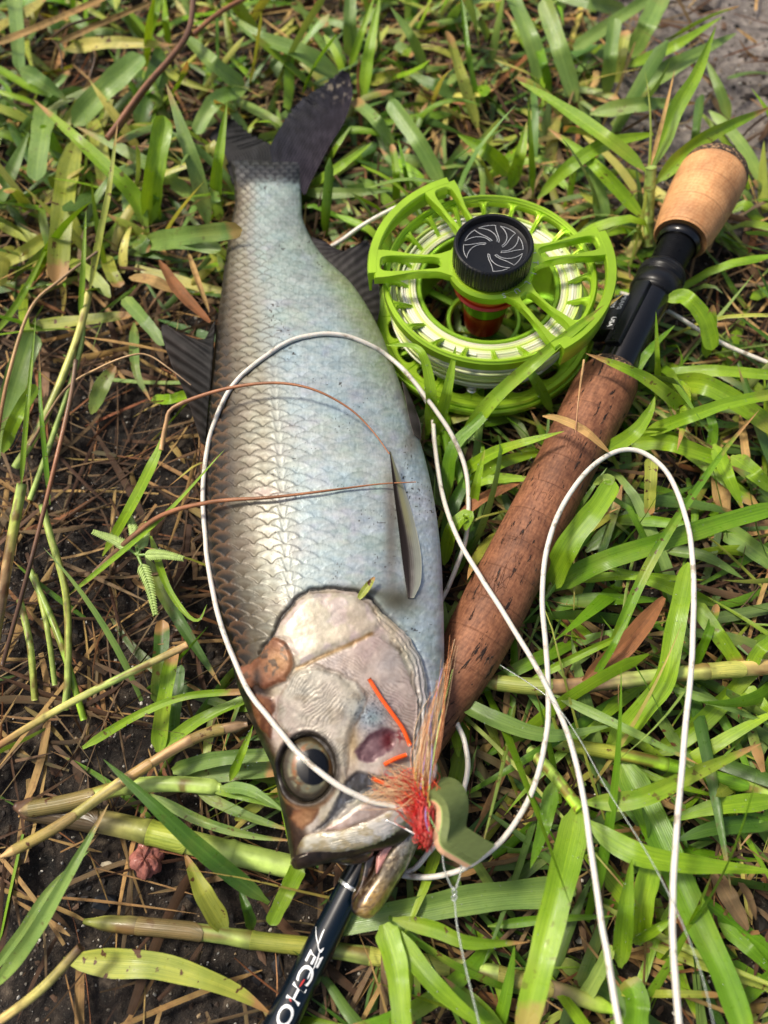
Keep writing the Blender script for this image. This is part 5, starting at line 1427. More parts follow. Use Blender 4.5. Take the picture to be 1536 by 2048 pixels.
plant('grass_stalk', 'tall thin pale yellow-green stalks crossing the bare soil beside the fish', 'grass', [
    ([(178, 590), (200, 470), (218, 380), (236, 238)], 14, 'y', (.020, .034, .046, .050), 'p'), ([(160, 640), (166, 540), (172, 420)], 11, 'b', (.020, .034, .042), 'p'), ([(-10, 670), (45, 590), (105, 470)], 13, 'b', MI, 'p')],
    [([(30, 935), (85, 845), (150, 690), (178, 585)], 15, 'pY', (.008, .016, .020, .022)), ([(60, 1000), (110, 860), (160, 700), (165, 610)], 11, 'pp', (.006, .014, .022))])
plant('grass_sprout', 'ragged brown-tipped green blade at the lawn edge below the spotted one', 'grass', [
    ([(-20, 430), (15, 360), (58, 262)], 30, 'g', (.006, .016, .020), 'p'), ([(-20, 545), (60, 500), (100, 470)], 26, 'y', LO, 'b')])
plant('grass_sprout', 'thick green blade and curved blade meeting behind the fish\'s tail', 'grass', [
    ([(486, 176), (430, 132), (368, 72)], 36, 'g', (.012, .026, .026), 's'), ([(488, 180), (430, 205), (392, 268)], 30, 'g', (.012, .024, .016), 'b'), ([(330, 95), (345, 150), (440, 188)], 16, 'y', LO, 'p')])
plant('grass_sprout', 'two thin bright blades rising behind the dead brown stalk', 'grass', [
    ([(300, 72), (310, 30), (320, -20)], 18, 'b', MI, 's'), ([(338, 98), (332, 40), (326, -20)], 16, 'b', MI, 's'), ([(285, 75), (250, 35), (208, -12)], 22, 'g', MI, 's')])
plant('grass_sprout', 'yellow blade with dry brown tip lying under the dead brown stalk', 'grass', [
    ([(128, 100), (220, 86), (352, 90)], 26, 'Y', (.010, .020, .022), 'p'), ([(278, 255), (300, 172), (322, 98)], 34, 'G', LO, 's'), ([(-10, 60), (45, 30), (98, -10)], 26, 'Y', MI, 's')])
plant('dead_stalk', 'thick forked reddish-brown dead stalk lying across the short grass', 'dead stalk', [], [
    ([(388, -15), (378, 60), (345, 112), (290, 175), (235, 250), (214, 278)], 12, 'kr', (.034, .036, .034, .030)), ([(345, 112), (285, 190), (232, 268)], 7, 'rk', (.034, .031, .028)), ([(520, -20), (440, 25), (385, 70)], 9, 'r', (.030, .032, .034))])
plant('dead_straw_stem', 'long pinkish straw lying over the folded blade in the lawn corner', 'straw', [([(-15, 90), (90, 48), (225, -12)], 13, 't', (.034, .036, .036), 's')])
plant('dead_straw_stem', 'yellow-brown straw beside a tangle of dark rootlets', 'straw', [([(118, 85), (200, 48), (302, 4)], 11, 't', (.028, .030, .028), 's')], [([(75, 105), (110, 70), (140, 50), (190, 35)], 5, 'k', MI), ([(100, 75), (120, 100), (125, 140)], 4, 'k', MI), ([(170, 90), (190, 110), (180, 155)], 4, 'k', MI)])
plant('grass_sprout', 'broad pale blade whose end tucks under the tail fin\'s sandy tip', 'grass', [
    ([(690, 162), (600, 106), (512, 72), (440, 12)], 36, 'g', (.012, .022, .026, .026), 'p')])
plant('grass_sprout', 'three upright blades just beyond the tail fin\'s tip', 'grass', [
    ([(702, 112), (700, 50), (702, -20)], 30, 'g', (.010, .026, .034), 's'), ([(698, 140), (722, 70), (750, -10)], 15, 'b', (.010, .026, .034), 'p'), ([(726, 205), (736, 120), (760, -10)], 25, 'b', (.008, .026, .036), 'p'),
    ([(740, 165), (790, 150), (800, 150)], 20, 'y', LO, 'b')])
plant('grass_sprout', 'slender green blade leaning towards the tail over dry straw', 'grass', [([(852, 142), (822, 72), (780, 12)], 21, 'g', (.008, .026, .034), 'p'), ([(848, 90), (815, 100), (790, 90)], 18, 'g', LO, 'b')])
plant('grass_sprout', 'blunt blade drooping beside the bare patch next to the tail', 'grass', [([(786, 296), (755, 246), (706, 200)], 24, 'g', (.010, .022, .016), 'b'), ([(792, 405), (792, 345), (784, 288)], 17, 'b', (.006, .022, .024), 's'), ([(820, 390), (808, 330), (796, 275)], 10, 'B', MI, 'p')])
plant('grass_sprout', 'wide speckled green blade reaching the reel from behind', 'grass', [([(886, 375), (842, 292), (778, 202)], 30, 'g', (.008, .022, .026), 'b'), ([(880, 365), (905, 330), (935, 290)], 26, 'g', LO, 'b')])
plant('grass_sprout', 'short bright blades sprouting against the tail\'s right side', 'grass', [([(622, 372), (682, 332), (746, 284)], 20, 'b', (.010, .022, .024), 'p'), ([(650, 335), (676, 290), (704, 250)], 13, 'b', (.008, .020, .024), 'p'), ([(606, 386), (690, 386), (786, 380)], 22, 'g', (.012, .018, .020), 'p')])
plant('grass_sprout', 'thin arched blade curving over the reel\'s far rim', 'grass', [([(735, 376), (820, 360), (945, 378)], 11, 'g', (.020, .046, .040), 'p'), ([(1022, 352), (972, 302), (914, 268)], 32, 'b', (.010, .030, .030), 'p'), ([(990, 375), (960, 320), (925, 270)], 9, 'y', MI, 'p')])
plant('grass_sprout', 'yellow-green blade with brown tip next to a dark upright one', 'grass', [([(955, 256), (922, 152), (894, 62)], 26, 'y', (.008, .024, .028), 'b'), ([(958, 215), (938, 120), (922, -15)], 13, 'B', (.008, .030, .040), 's'), ([(922, 200), (868, 172), (812, 144)], 28, 'G', LO, 'p'), ([(975, 80), (955, 40), (930, 5)], 24, 'g', MI, 's')])
plant('grass_sprout', 'dewy blue-green blade beside a plain one near the bare sand', 'grass', [([(1088, 178), (1062, 82), (1020, -15)], 40, 'g', (.008, .024, .030), 's'), ([(1152, 205), (1120, 100), (1086, -4)], 32, 'g', (.008, .026, .032), 'b'), ([(1100, 190), (1085, 120), (1070, 72)], 16, 'B', MI, 'b')])
plant('grass_sprout', 'fan of dull green blades at the edge of the grey sand', 'grass', [([(1254, 24), (1190, 8), (1110, -12)], 28, 'g', MI, 's'), ([(1262, 114), (1290, 60), (1325, -15)], 38, 'g', (.008, .024, .026), 'b'), ([(1147, 98), (1215, 52), (1300, -5)], 28, 'g', (.012, .018, .024), 's'),
    ([(1213, 190), (1220, 112), (1230, 36)], 27, 'g', (.008, .026, .032), 'b'), ([(1230, 165), (1242, 112), (1252, 60)], 26, 'y', (.008, .018, .022), 's')])
plant('grass_sprout', 'pointed blades stretching out over the bare grey sand', 'grass', [([(1252, 134), (1340, 98), (1444, 34)], 26, 'b', (.010, .028, .034), 'p'), ([(1268, 190), (1340, 140), (1474, 66)], 40, 'g', (.008, .020, .018), 'p'), ([(1180, 228), (1280, 210), (1395, 206)], 30, 'g', (.012, .020, .014), 'p'), ([(1460, 240), (1440, 182), (1410, 116)], 20, 'g', (.006, .016, .020), 'p'),
    ([(1385, 330), (1395, 250), (1402, 190)], 18, 'G', MI, 'b')])
plant('grass_sprout', 'upright leafy sprout with long arching leaves beside the cork butt', 'grass', [
    ([(1306, 335), (1350, 222), (1392, 150), (1432, 52)], 34, 'b', (.034, .046, .054), 'p'), ([(1308, 368), (1400, 282), (1545, 212)], 32, 'b', (.028, .040, .036), 'p'), ([(1292, 342), (1220, 282), (1110, 205), (1036, 162)], 32, 'b', (.034, .042, .036, .030), 'p'),
    ([(1302, 330), (1330, 222), (1350, 138)], 9, 't', (.036, .048, .056), 'p'), ([(1075, 398), (1135, 338), (1210, 290), (1306, 268)], 28, 'b', (.012, .028, .034, .034), 'd'), ([(1290, 440), (1180, 322), (1096, 256)], 26, 'b', (.016, .030, .024), 'p'), ([(1285, 470), (1240, 460), (1160, 490)], 18, 'b', LO, 'p')],
    [([(1296, 492), (1297, 420), (1302, 335)], 22, 'p', (.006, .020, .036), (.3, .75))])
plant('grass_sprout', 'two thin pointed shoots rising behind the reel\'s right rim', 'grass', [([(1066, 390), (1062, 300), (1056, 196)], 13, 'b', (.010, .034, .050), 'p'), ([(1020, 378), (1040, 312), (1054, 242)], 26, 'b', (.010, .030, .036), 'p'), ([(1180, 335), (1195, 385), (1206, 438)], 32, 'g', (.026, .020, .012), 'b')])
plant('grass_sprout', 'speckled blade with burnt tip lying over the reel seat', 'grass', [([(1400, 850), (1312, 772), (1252, 738), (1170, 706)], 28, 'b', (.012, .036, .044, .046), 'p')])
plant('grass_sprout', 'long blade crossing in front of the reel and its foot', 'grass', [([(905, 905), (985, 800), (1080, 716), (1160, 650), (1250, 586)], 30, 'b', (.014, .034, .048, .052, .050), 'p'), ([(1105, 825), (1060, 745), (1020, 690)], 24, 'B', (.012, .030, .036), 'p')])
plant('grass_sprout', 'clump of upright blades between the fish\'s belly and the reel', 'grass', [
    ([(856, 870), (862, 790), (838, 700), (770, 690)], 24, 'b', (.010, .032, .042, .040), 'p'), ([(868, 880), (890, 800), (912, 690)], 26, 'b', (.010, .034, .044), 'p'), ([(890, 1010), (905, 900), (960, 840), (1030, 760)], 28, 'B', (.008, .022, .030, .034), 'p'),
    ([(880, 960), (930, 880), (1000, 800)], 20, 'G', MI, 'p'), ([(905, 1010), (990, 930), (1110, 900)], 30, 'b', MI, 'p')])
plant('grass_sprout', 'dark green blades in the gap between the fish and the cork grip', 'grass', [
    ([(895, 1120), (900, 1030), (940, 950), (985, 905)], 30, 'd', (.006, .014, .016), 'p'), ([(905, 1160), (940, 1080), (985, 1010)], 26, 'd', LO, 'p'), ([(888, 1130), (905, 1060), (935, 1030), (930, 1060)], 34, 'b', (.008, .022, .024), 'd'), ([(940, 1040), (955, 960), (970, 898)], 20, 'b', (.010, .026, .034), 'p'),
    ([(900, 1000), (965, 960), (1080, 958)], 28, 'b', (.008, .018, .020), 'p'), ([(905, 960), (990, 905), (1130, 862)], 26, 'b', (.008, .022, .036, .040), 'p'), ([(1040, 830), (950, 850), (900, 900)], 24, 'B', LO, 'p')])
plant('grass_sprout', 'flat bright blades fanning out next to the reel seat', 'grass', [
    ([(1310, 752), (1420, 742), (1560, 752)], 26, 'b', (.014, .026, .030), 's'), ([(1288, 868), (1390, 830), (1460, 806), (1560, 786)], 28, 'b', (.018, .034, .036, .034), 's'), ([(1325, 772), (1400, 768), (1470, 802), (1560, 868)], 42, 'b', (.012, .026, .026, .022), 's'),
    ([(1330, 600), (1370, 595), (1410, 640), (1425, 700)], 30, 'b', (.030, .036, .030, .022), 'b'), ([(1412, 715), (1418, 670), (1425, 610)], 26, 'b', (.012, .026, .036), 'd'), ([(1255, 770), (1300, 700), (1350, 650)], 20, 'B', (.022, .030, .030), 'p')])
plant('grass_sprout', 'broad leaf curling up beside the cork grip\'s upper end', 'grass', [
    ([(1200, 912), (1265, 870), (1298, 825), (1310, 792)], 34, 'b', (.022, .034, .036), 'p'), ([(1262, 886), (1330, 884), (1440, 918)], 36, 'b', (.014, .024, .022), 's'), ([(1428, 888), (1455, 950), (1488, 1024)], 28, 'b', (.024, .030, .024), 'p'), ([(1462, 912), (1500, 940), (1560, 995)], 36, 'b', (.018, .024, .016), 'p'),
    ([(1420, 905), (1425, 850), (1395, 800)], 20, 'B', LO, 'p')])
plant('grass_sprout', 'short thin upright shoot in front of the cork grip\'s dark ring', 'grass', [([(1312, 800), (1315, 740), (1312, 622)], 12, 'b', (.016, .040, .052), 'p'), ([(1385, 825), (1375, 790), (1360, 752)], 14, 'b', MI, 'p')])
plant('grass_sprout', 'widest bright leaf folded over at its tip, next to the cork grip', 'grass', [
    ([(1092, 1178), (1140, 1085), (1198, 1010), (1228, 962)], 50, 'b', (.010, .030, .036, .036), 's'), ([(1228, 968), (1210, 958), (1185, 970)], 22, 'p', (.036, .036, .030), 'p'), ([(1095, 1180), (1190, 1128), (1310, 1088), (1440, 1046), (1560, 1012)], 42, 'B', (.010, .028, .032, .030, .028), 's'),
    ([(1172, 1104), (1275, 1026), (1385, 972)], 36, 'd', LO, 'p'), ([(1150, 1028), (1188, 972), (1215, 934)], 9, 'g', (.016, .030, .034), 'p')])
plant('grass_shoot', 'long narrow dark green blade slanting under the tall loop of white line', 'grass', [([(1195, 1372), (1262, 1205), (1325, 1082), (1440, 912), (1520, 818)], 22, 'B', (.012, .028, .036, .038, .036), 'p')])
plant('grass_sprout', 'layered horizontal blades below the broad folded leaf', 'grass', [
    ([(1130, 1162), (1260, 1152), (1410, 1160)], 20, 'b', MI, 'p'), ([(1430, 1210), (1320, 1168), (1208, 1132)], 28, 'b', MI, 'p'), ([(1076, 1216), (1190, 1200), (1335, 1200)], 32, 'B', LO, 'p'), ([(1326, 1100), (1410, 1114), (1488, 1158)], 26, 'g', LO, 'p'), ([(1452, 1060), (1500, 1092), (1560, 1135)], 42, 'g', LO, 's')])
plant('dying_leaf', 'hanging yellow leaf with a rust-brown spotted end inside the loop of line', 'grass', [([(1304, 912), (1300, 985), (1298, 1030)], 26, 'y', (.026, .022, .016), 's'), ([(1298, 1020), (1297, 1050), (1296, 1080)], 18, 'r', (.017, .012, .010), 'p')])
plant('grass_shoot', 'long upright bright blade bending over the thick runner', 'grass', [([(1216, 1500), (1288, 1416), (1330, 1360), (1350, 1260), (1378, 1125)], 44, 'b', (.008, .018, .026, .030, .028), 's')])
plant('grass_runner', 'thick tan and green runner lying across the grass next to the cork', 'grass', [
    ([(1184, 1360), (1224, 1296), (1268, 1212)], 15, 'B', (.022, .034, .036), 'p'), ([(1334, 1374), (1425, 1402), (1560, 1456)], 18, 'g', (.020, .022, .018), 'p'), ([(1500, 1335), (1520, 1300), (1560, 1270)], 26, 'b', (.020, .026, .026), 's')],
    [([(960, 1362), (1100, 1374), (1250, 1360), (1400, 1344), (1560, 1332)], 31, 'ptnpYt', (.012, .018, .019, .020, .020), (.36, .49, .75))])
plant('dead_leaf', 'rust-orange dead leaf with a black scorch mark on the runner', 'dead leaf', [([(1165, 1362), (1250, 1290), (1328, 1195)], 40, 'r', (.024, .026, .024), 'd')])
plant('grass_shoot', 'narrow stem-like blade slanting below the thick runner', 'grass', [([(1108, 1390), (1240, 1452), (1400, 1530)], 20, 'g', (.018, .026, .026), 'p')])
plant('grass_shoot', 'dull blue-green blade curving out from beneath the cork and line', 'grass', [([(886, 1388), (990, 1440), (1100, 1472), (1230, 1450)], 36, 'g', (.016, .022, .022, .022), 'p')])
plant('grass_runner', 'yellowish runner stem with a side leaf behind the forked sprout', 'grass', [([(1230, 1510), (1320, 1560), (1460, 1600)], 16, 'b', LO, 'p')], [([(1095, 1485), (1230, 1506), (1360, 1536), (1490, 1572), (1560, 1590)], 26, 'ybp', (.012, .014, .014), (.5,))])
plant('grass_sprout', 'large forked sprout with four broad leaves below the runner', 'grass', [
    ([(1162, 1606), (1275, 1596), (1390, 1546), (1524, 1486)], 38, 'b', (.028, .034, .034, .030), 'p'), ([(1156, 1618), (1132, 1720), (1088, 1900), (1045, 2080)], 62, 'b', (.028, .036, .038, .036), 's'), ([(1172, 1640), (1240, 1692), (1330, 1722), (1560, 1745)], 46, 'b', (.026, .032, .030, .026), 'p'), ([(1108, 1560), (1092, 1640), (1060, 1738)], 32, 'B', (.022, .026, .020), 'p')],
    [([(1062, 1500), (1115, 1560), (1162, 1622)], 24, 'pb', (.012, .022, .029), ())])
plant('grass_shoot', 'very broad dark green blade running out under the clear leader', 'grass', [([(1240, 1515), (1300, 1630), (1342, 1722), (1400, 1850), (1450, 1955), (1496, 2085)], 62, 'B', (.010, .016, .020, .024, .026), 's')])
plant('grass_sprout', 'two broad wet leaves reaching in towards the outer white line', 'grass', [([(1560, 1600), (1430, 1614), (1330, 1644)], 36, 'b', (.018, .020, .014), 'p'), ([(1560, 1640), (1430, 1656), (1345, 1684)], 36, 'd', (.012, .014, .012), 'p')])
plant('grass_sprout', 'crossing broad blades above and below the thick runner\'s far end', 'grass', [([(1388, 1206), (1440, 1275), (1482, 1335)], 34, 'b', (.018, .022, .016), 's'), ([(1486, 1376), (1520, 1415), (1560, 1465)], 38, 'b', (.014, .016, .014), 's'), ([(1386, 1336), (1415, 1270), (1434, 1208)], 19, 'B', MI, 's'), ([(1308, 1508), (1380, 1462), (1440, 1406), (1500, 1340), (1560, 1285)], 42, 'b', (.008, .012, .014, .016, .018), 's'), ([(1055, 1362), (1220, 1282), (1335, 1242)], 17, 'b', (.016, .024, .022), 'p')])
plant('grass_shoot', 'wide flat dull green blade lying in front of the fish\'s lower jaw', 'grass', [([(1150, 1776), (960, 1792), (840, 1815), (640, 1850)], 60, 'g', (.016, .016, .015, .008), 's')])
plant('grass_sprout', 'stub of upright blades between the two white lines', 'grass', [([(1240, 1935), (1250, 1820), (1264, 1716)], 38, 'b', (.014, .032, .036), 'p'), ([(1276, 1890), (1286, 1800), (1304, 1724)], 42, 'b', (.010, .022, .026), 'b'), ([(1160, 2010), (1195, 1950), (1222, 1890)], 30, 'p', (.010, .016, .020), 's'), ([(1262, 1885), (1320, 1850), (1360, 1828)], 26, 'b', (.010, .022, .024), 'p'), ([(1266, 2080), (1272, 2000), (1252, 1960)], 46, 'B', (.020, .022, .018), 'b')])
plant('grass_runner', 'mottled yellow and brown runner passing under the rod\'s dark blank', 'grass', [([(975, 1852), (1090, 1838), (1230, 1832)], 20, 'B', (.010, .014, .012), 'p')],
      [([(168, 1843), (280, 1852), (400, 1864), (520, 1882), (640, 1896), (760, 1915), (880, 1930), (1000, 1950), (1130, 1985), (1235, 2022)], 31, 'ynpypYpnb', (.004, .006, .006, .005, .005, .007, .010, .012), (.09, .30, .52, .76))])
plant('grass_sprout', 'pale sprout splaying three leaves beneath the hanging leader knot', 'grass', [([(768, 1848), (795, 1940), (808, 2080)], 50, 'b', (.022, .028, .030), 's'), ([(776, 1846), (830, 1922), (892, 1992), (1000, 2080)], 40, 'b', (.022, .028, .028), 'p'), ([(785, 1838), (870, 1858), (940, 1884), (1060, 1884)], 32, 'b', (.020, .024, .022), 'p'), ([(870, 1968), (950, 2010), (1020, 2070)], 38, 'b', LO, 'p')])
plant('grass_shoot', 'thin pale blade lying level below the upright stub of blades', 'grass', [([(1240, 1988), (1340, 1988), (1440, 1990)], 15, 'y', MI, 's')])
plant('grass_sprout', 'dim narrow blades growing past the broad dark blade\'s lower end', 'grass', [([(1438, 1846), (1500, 1900), (1560, 1960)], 28, 'B', LO, 'p'), ([(1478, 2004), (1520, 1970), (1560, 1935)], 26, 'B', LO, 's')])
plant('grass_shoot', 'dark pointed blade with an oval spot beside the fish\'s snout', 'grass', [([(538, 1806), (470, 1752), (395, 1690), (300, 1602), (206, 1518)], 38, 'd', (.010, .024, .032, .032), 'p')])
plant('grass_shoot', 'split blue-green blade standing on the bare dark soil', 'grass', [([(-20, 1985), (60, 1880), (130, 1762), (218, 1606)], 30, 'g', (.012, .024, .028, .026), 'p'), ([(-20, 1950), (40, 1870), (100, 1780), (180, 1700)], 22, 'g', (.010, .016, .018), 'p')])
plant('grass_shoot', 'broad spotted blade lying flat on soil next to the rod blank', 'grass', [([(126, 1920), (230, 1926), (330, 1934), (462, 1978), (545, 2030)], 52, 'y', (.008, .014, .014, .008), 'p')])
plant('grass_shoot', 'half-dead green and brown blade on the dark soil near the pinkish lump', 'grass', [([(455, 1868), (410, 1795), (368, 1704)], 44, 'y', (.006, .010, .008), 'p'), ([(505, 1860), (490, 1810), (478, 1780)], 24, 'd', LO, 'p')])
plant('grass_runner', 'thick pale runner stained brown, ending under the fish\'s snout', 'grass', [([(600, 1730), (570, 1790), (540, 1850)], 36, 'b', (.012, .016, .012), 's')], [([(30, 1612), (200, 1642), (330, 1672), (450, 1702), (610, 1740)], 45, 'knypp', (.006, .008, .008, .008), (.45, .75))])
plant('grass_runner', 'pale jointed runner with leaves fanning towards the fish\'s eye', 'grass', [
    ([(440, 1574), (500, 1582), (572, 1626)], 24, 'g', (.020, .026, .028), 'p'), ([(425, 1576), (490, 1592), (566, 1612)], 20, 'b', (.018, .022, .022), 's'), ([(300, 1588), (400, 1640), (500, 1670), (592, 1682)], 22, 'g', (.016, .020, .020), 'p'), ([(392, 1584), (490, 1630), (582, 1662)], 22, 'g', (.016, .018, .018), 'p'), ([(460, 1562), (486, 1500), (506, 1450)], 18, 'b', (.016, .026, .028), 'p'), ([(470, 1640), (530, 1600), (560, 1590)], 26, 'y', LO, 'p')],
    [([(40, 1622), (150, 1602), (250, 1574), (350, 1568), (442, 1575)], 31, 'nypp', (.010, .014, .016, .018), (.55,))])
plant('dead_straw_stem', 'pale tan jointed straw running up towards the fish\'s eye', 'straw', [], [([(2, 1714), (120, 1650), (240, 1566), (390, 1476), (495, 1448)], 21, 'tYtn', (.018, .024, .026, .022), (.5, .78))])
plant('dead_straw_stem', 'single tan straw lying over bare soil below the spotted flat blade', 'straw', [], [([(-20, 2056), (80, 1980), (162, 1894)], 19, 'tYk', (.016, .024, .026))])
plant('dead_straw_stem', 'straw turning from yellow-green to tan across the bare soil', 'straw', [], [([(-10, 1496), (70, 1446), (180, 1385), (375, 1290)], 15, 'rYpt', (.018, .026, .030, .028), (.28,))])
plant('grass_sprout', 'two long level blades running in under the fish\'s head', 'grass', [([(165, 1496), (275, 1430), (375, 1392), (500, 1382)], 17, 'b', (.012, .022, .026, .024), 's'), ([(325, 1492), (400, 1440), (500, 1396)], 26, 'b', (.010, .016, .018), 's'), ([(345, 1542), (430, 1518), (560, 1508)], 32, 'g', (.012, .020, .020), 's'), ([(355, 1558), (450, 1546), (565, 1538)], 38, 'g', (.010, .014, .014), 's')])
plant('grass_sprout', 'upright wide blades standing beside the fish\'s copper skull plate', 'grass', [([(318, 1505), (330, 1400), (348, 1292)], 34, 'b', (.008, .018, .022), 's'), ([(345, 1500), (352, 1420), (362, 1330)], 26, 'd', LO, 's'), ([(320, 1410), (322, 1320), (325, 1240)], 36, 'd', LO, 's'), ([(292, 1112), (350, 1226), (442, 1372)], 28, 'd', (.010, .018, .016), 'p')])
plant('grass_sprout', 'dewy blue-green blades among the tall thin stalks', 'grass', [([(2, 870), (38, 745), (66, 664)], 44, 'g', (.006, .018, .024), 'b'), ([(5, 905), (35, 830), (72, 770)], 24, 'b', MI, 'b')])
plant('grass_sprout', 'small short leaves on soil beside the dorsal fin', 'grass', [([(182, 828), (204, 772), (230, 732)], 30, 'g', (.008, .016, .018), 'd'), ([(268, 645), (272, 740), (302, 804)], 20, 'g', (.010, .014, .010), 'p'), ([(304, 798), (340, 800), (375, 790)], 22, 'b', LO, 'b'), ([(248, 596), (288, 640), (330, 690)], 28, 'g', (.016, .022, .020), 's'), ([(60, 655), (160, 642), (268, 630)], 28, 'y', (.006, .012, .012), 's')])
plant('grass_stalk', 'green blade turned rust-red where it bends and arches over the fish', 'grass', [([(205, 1112), (272, 995), (318, 900), (335, 848)], 24, 'b', (.010, .030, .040, .044), 'd')],
      [([(322, 900), (332, 848), (346, 816), (420, 786), (500, 769), (570, 767), (635, 782), (700, 818), (745, 862), (779, 908)], 10, 'trrrr', (.042, .046, .048, .050, .052, .053, .052, .050, .050), (.2,), 'stem', .75)])
plant('dead_stalk', 'rusty dead grass stem lying straight across the fish\'s flank', 'dead stalk', [], [([(190, 1146), (260, 1078), (330, 1028), (430, 1003), (550, 994), (680, 978), (760, 968), (832, 964)], 13, 'nrrrr', (.012, .028, .038, .046, .0505, .0510, .0490, .0460), (), 'stem', .85)])
plant('grass_stalk', 'thin bright stem slanting up to the line at the fish\'s back', 'grass', [([(132, 1195), (320, 1038), (450, 898)], 11, 'b', (.014, .032, .044), 'p'), ([(300, 1068), (332, 1168), (372, 1228), (398, 1240), (414, 1208)], 15, 'b', (.012, .022, .026, .026), 'p')])
plant('grass_stalk', 'pale jointed stalks standing together at the bare soil\'s edge', 'grass', [([(42, 975), (50, 870), (72, 630)], 10, 'b', (.026, .040, .046), 'p'), ([(100, 1010), (82, 820), (78, 690)], 10, 'B', (.020, .036, .042), 'p')],
      [([(-15, 1310), (18, 1110), (44, 968)], 20, 'YntyP'.replace('P', 'p'), (.012, .022, .030), (.35, .8)), ([(130, 1420), (136, 1340), (132, 1190), (100, 1070), (84, 1010)], 14, 'pyp', (.008, .014, .020, .024), (.5,)), ([(168, 1440), (120, 1280), (60, 1140)], 13, 'bp', LO), ([(70, 1400), (60, 1290), (40, 1200)], 13, 'yp', LO), ([(110, 1370), (95, 1260), (70, 1150)], 11, 'py', LO)])
plant('dead_stalk', 'thin dark brown stem leaning among the pale jointed stalks', 'dead stalk', [], [([(5, 1330), (60, 1130), (105, 950), (140, 800), (152, 720)], 9, 'kkrn', (.014, .028, .036, .040)), ([(60, 890), (130, 780), (200, 735), (265, 710), (300, 712), (340, 738), (382, 770)], 6, 'ntn', (.014, .026, .032, .036, .038, .036, .034), (), 'stem', .5)])
plant('dead_stalk', 'long thin brown stem arching across the straw beside the tail', 'dead stalk', [], [([(-10, 900), (15, 760), (60, 620), (120, 560), (195, 503)], 8, 'rtn', (.014, .026, .030, .030), (), 'stem', .4)])
plant('dead_leaf', 'curled reddish dead leaf pointing at the dorsal fin', 'dead leaf', [([(318, 520), (360, 585), (420, 645)], 26, 'r', (.020, .024, .020), 'd'), ([(375, 500), (398, 570), (418, 625)], 12, 't', (.022, .024, .020), 'd')])
plant('dead_leaf', 'yellow and brown curled leaf beside the reddish dead leaf', 'dead leaf', [([(258, 555), (300, 560), (355, 585)], 24, 't', (.018, .024, .020), 'd'), ([(212, 510), (222, 545), (240, 575)], 26, 'y', LO, 'b')])
plant('dead_leaf', 'dry tan leaf blade resting across the cork grip', 'dead leaf', [([(1085, 832), (1120, 838), (1170, 862), (1218, 904)], 16, 't', (.040, .046, .048, .044), 'd')], [([(1168, 720), (1158, 790), (1150, 872)], 5, 'tr', (.048, .050, .047), (), 'stem', .6)])
plant('dead_leaf', 'folded tan dead leaf tucked under the grip\'s left side', 'dead leaf', [([(900, 1055), (960, 1000), (1040, 965)], 22, 'r', (.014, .020, .018), 'd')])
plant('dead_leaf', 'split woody brown husk on the soil beyond the broad dark blade', 'dead leaf', [([(1425, 1735), (1460, 1800), (1496, 1860)], 36, 'n', LO, 'd'), ([(1478, 1760), (1500, 1800), (1512, 1840)], 20, 'n', LO, 'd')])
plant('dead_leaf', 'tan husk standing among bright blades next to the loop of line', 'dead leaf', [([(1432, 930), (1440, 985), (1452, 1040)], 34, 't', LO, 'd'), ([(1480, 830), (1490, 900), (1500, 960)], 16, 't', MI, 'd')])

# crowfoot seed head: five spikes with two rows of small spikelets
sh = thing('seed_head', 'green five-spiked grass seed head on the soil beside the line', 'seed head', W(275, 1110, .012))
M_SPK = mat_attr('spikelet', .5, 0, .1)
for tip in ((186, 1064), (252, 1018), (368, 1118), (312, 1232), (296, 1046)):
    mb = MB(); P2 = catmull([(275, 1110), ((275 + tip[0]) / 2 + 4, (1110 + tip[1]) / 2 - 4), tip], 24); P = W(P2[:, 0], P2[:, 1], np.linspace(.024, .026, 24)); tube(mb, P, np.linspace(.0006, .0002, 24), 6, lin((120, 150, 66)))
    T = frames(P); sd = np.cross(T, [0, 0, 1.0])
    for i in range(4, 23):
        for sg in (-1, 1):
            c0 = P[i]; d = T[i] * .7 + sd[i] * sg * .75; d /= np.linalg.norm(d); Q = c0 + np.outer(np.linspace(0, .0034 * (1.15 - i / 30), 5), d) + np.array([0, 0, .0004])
            tube(mb, Q, np.array([.0003, .00062, .00058, .0003, .00006]), 5, lin((150, 172, 92)) * hr.uniform(.8, 1.15))
    mb.build('spike', M_SPK, sh)
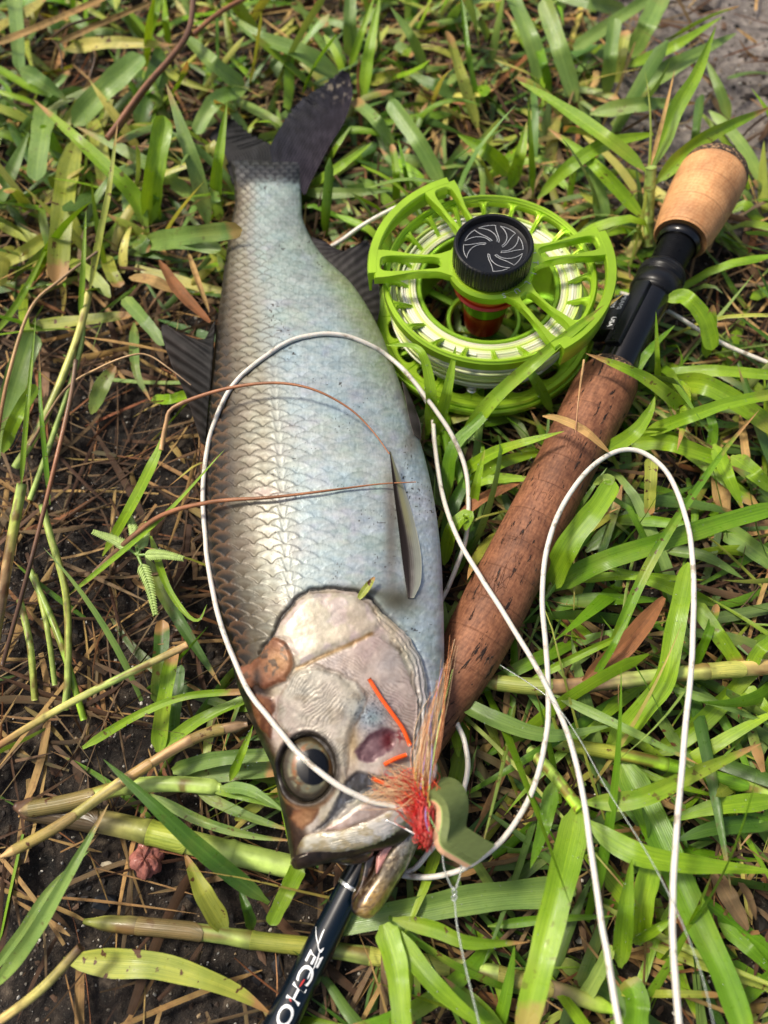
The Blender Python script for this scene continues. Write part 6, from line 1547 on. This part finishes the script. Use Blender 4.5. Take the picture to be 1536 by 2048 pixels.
# pinkish crumpled lump on the soil
n = 40; a = np.linspace(0, np.pi, n); b = np.linspace(0, 2 * np.pi, 60, endpoint=False); A, Bq = np.meshgrid(a, b, indexing='ij')
rr = .0052 * (1 + .30 * fbm(np.cos(Bq) * 3 + 5, A * 3 + np.sin(Bq) * 2, 8, 4) + .12 * np.sin(Bq * 5 + A * 3))
c0 = W(295, 1718, .004)
V = np.stack([rr * np.sin(A) * np.cos(Bq) * 1.0, rr * np.sin(A) * np.sin(Bq) * 1.15, rr * np.cos(A) * .75], -1) + c0
M_LUMP = mat_attr('clay_lump', .6, 0, .1, .4, 900, .6, .0006)
cl_ = lin(np.array([150, 92, 80.])) * (1 + .5 * fbm(A * 6, Bq * 3, 3))[..., None]
o = mesh_obj('clay_lump', V.reshape(-1, 3), grid_faces(n, 60, False, True), M_LUMP, None, True, np.clip(cl_, .01, 1).reshape(-1, 3)); tag(o, 'small pinkish crumpled lump of clay on the dark soil', 'lump')
# chips of pale stone and shell
def chip(px, py, r, col, label, nm='pebble', cat='pebble'):
    g = np.random.default_rng(int(px)); V = ico * (1 + g.uniform(-.3, .3, (12, 1))) * np.array([1.2, .8, .5]) * r; bm = bmesh.new()
    c = W(px, py, .002); V = V + np.array([c[0], c[1], soil_h(c[0], c[1]) + r * .45])
    o = mesh_obj(nm, V, icf, M_GRAIN, None, False, np.tile(lin(np.array(col, float)), (12, 1))); bm.free(); tag(o, label, cat)
chip(210, 1732, .0022, (176, 164, 140), 'cream pebble above the pinkish clay lump on the soil'); chip(255, 1870, .0011, (206, 202, 194), 'tiny white shell chip beneath the mottled runner')
chip(200, 1805, .0042, (18, 20, 26), 'black charcoal piece next to the mottled runner\'s tip', 'charcoal_piece', 'charcoal'); chip(965, 1982, .0020, (206, 164, 116), 'square tan wood chip under the leader strand', 'wood_chip', 'wood chip')
chip(1170, 1886, .0016, (170, 164, 156), 'grey pebble in the gap beside the upright stub of blades')

zf_ = fish_z(735, 1180) + .0012
plant('leaf_fragment', 'tiny olive scrap of leaf stuck at the edge of the gill cover', 'leaf', [([(716, 1200), (730, 1180), (749, 1154)], 15, 'y', (zf_, zf_ + .0012, zf_ + .0016), 'd')])
# dew on the leaves, uncountable
pts = np.vstack(LEAF_TIPS); sel = hr.choice(len(pts), 1700, replace=False); D = pts[sel]; rD = hr.uniform(.00008, .00030, len(D)) * hr.uniform(.6, 1, len(D))
Vd = ico[None] * rD[:, None, None] * np.array([1, 1, .7]) + D[:, None] + np.array([0, 0, .00012])
t = NT('dew'); t.set(Base_Color=(.9, .95, .9, 1), Roughness=.05, Transmission_Weight=.8, IOR=1.33, Specular_IOR_Level=.8); M_DEW = t.m
o = mesh_obj('dew_drops', Vd.reshape(-1, 3), (icf[None] + (np.arange(len(D)) * 12)[:, None, None]).reshape(-1, 3), M_DEW, None, True); tag(o, 'tiny dew drops beading on the green blades', 'dew', None, 'stuff')
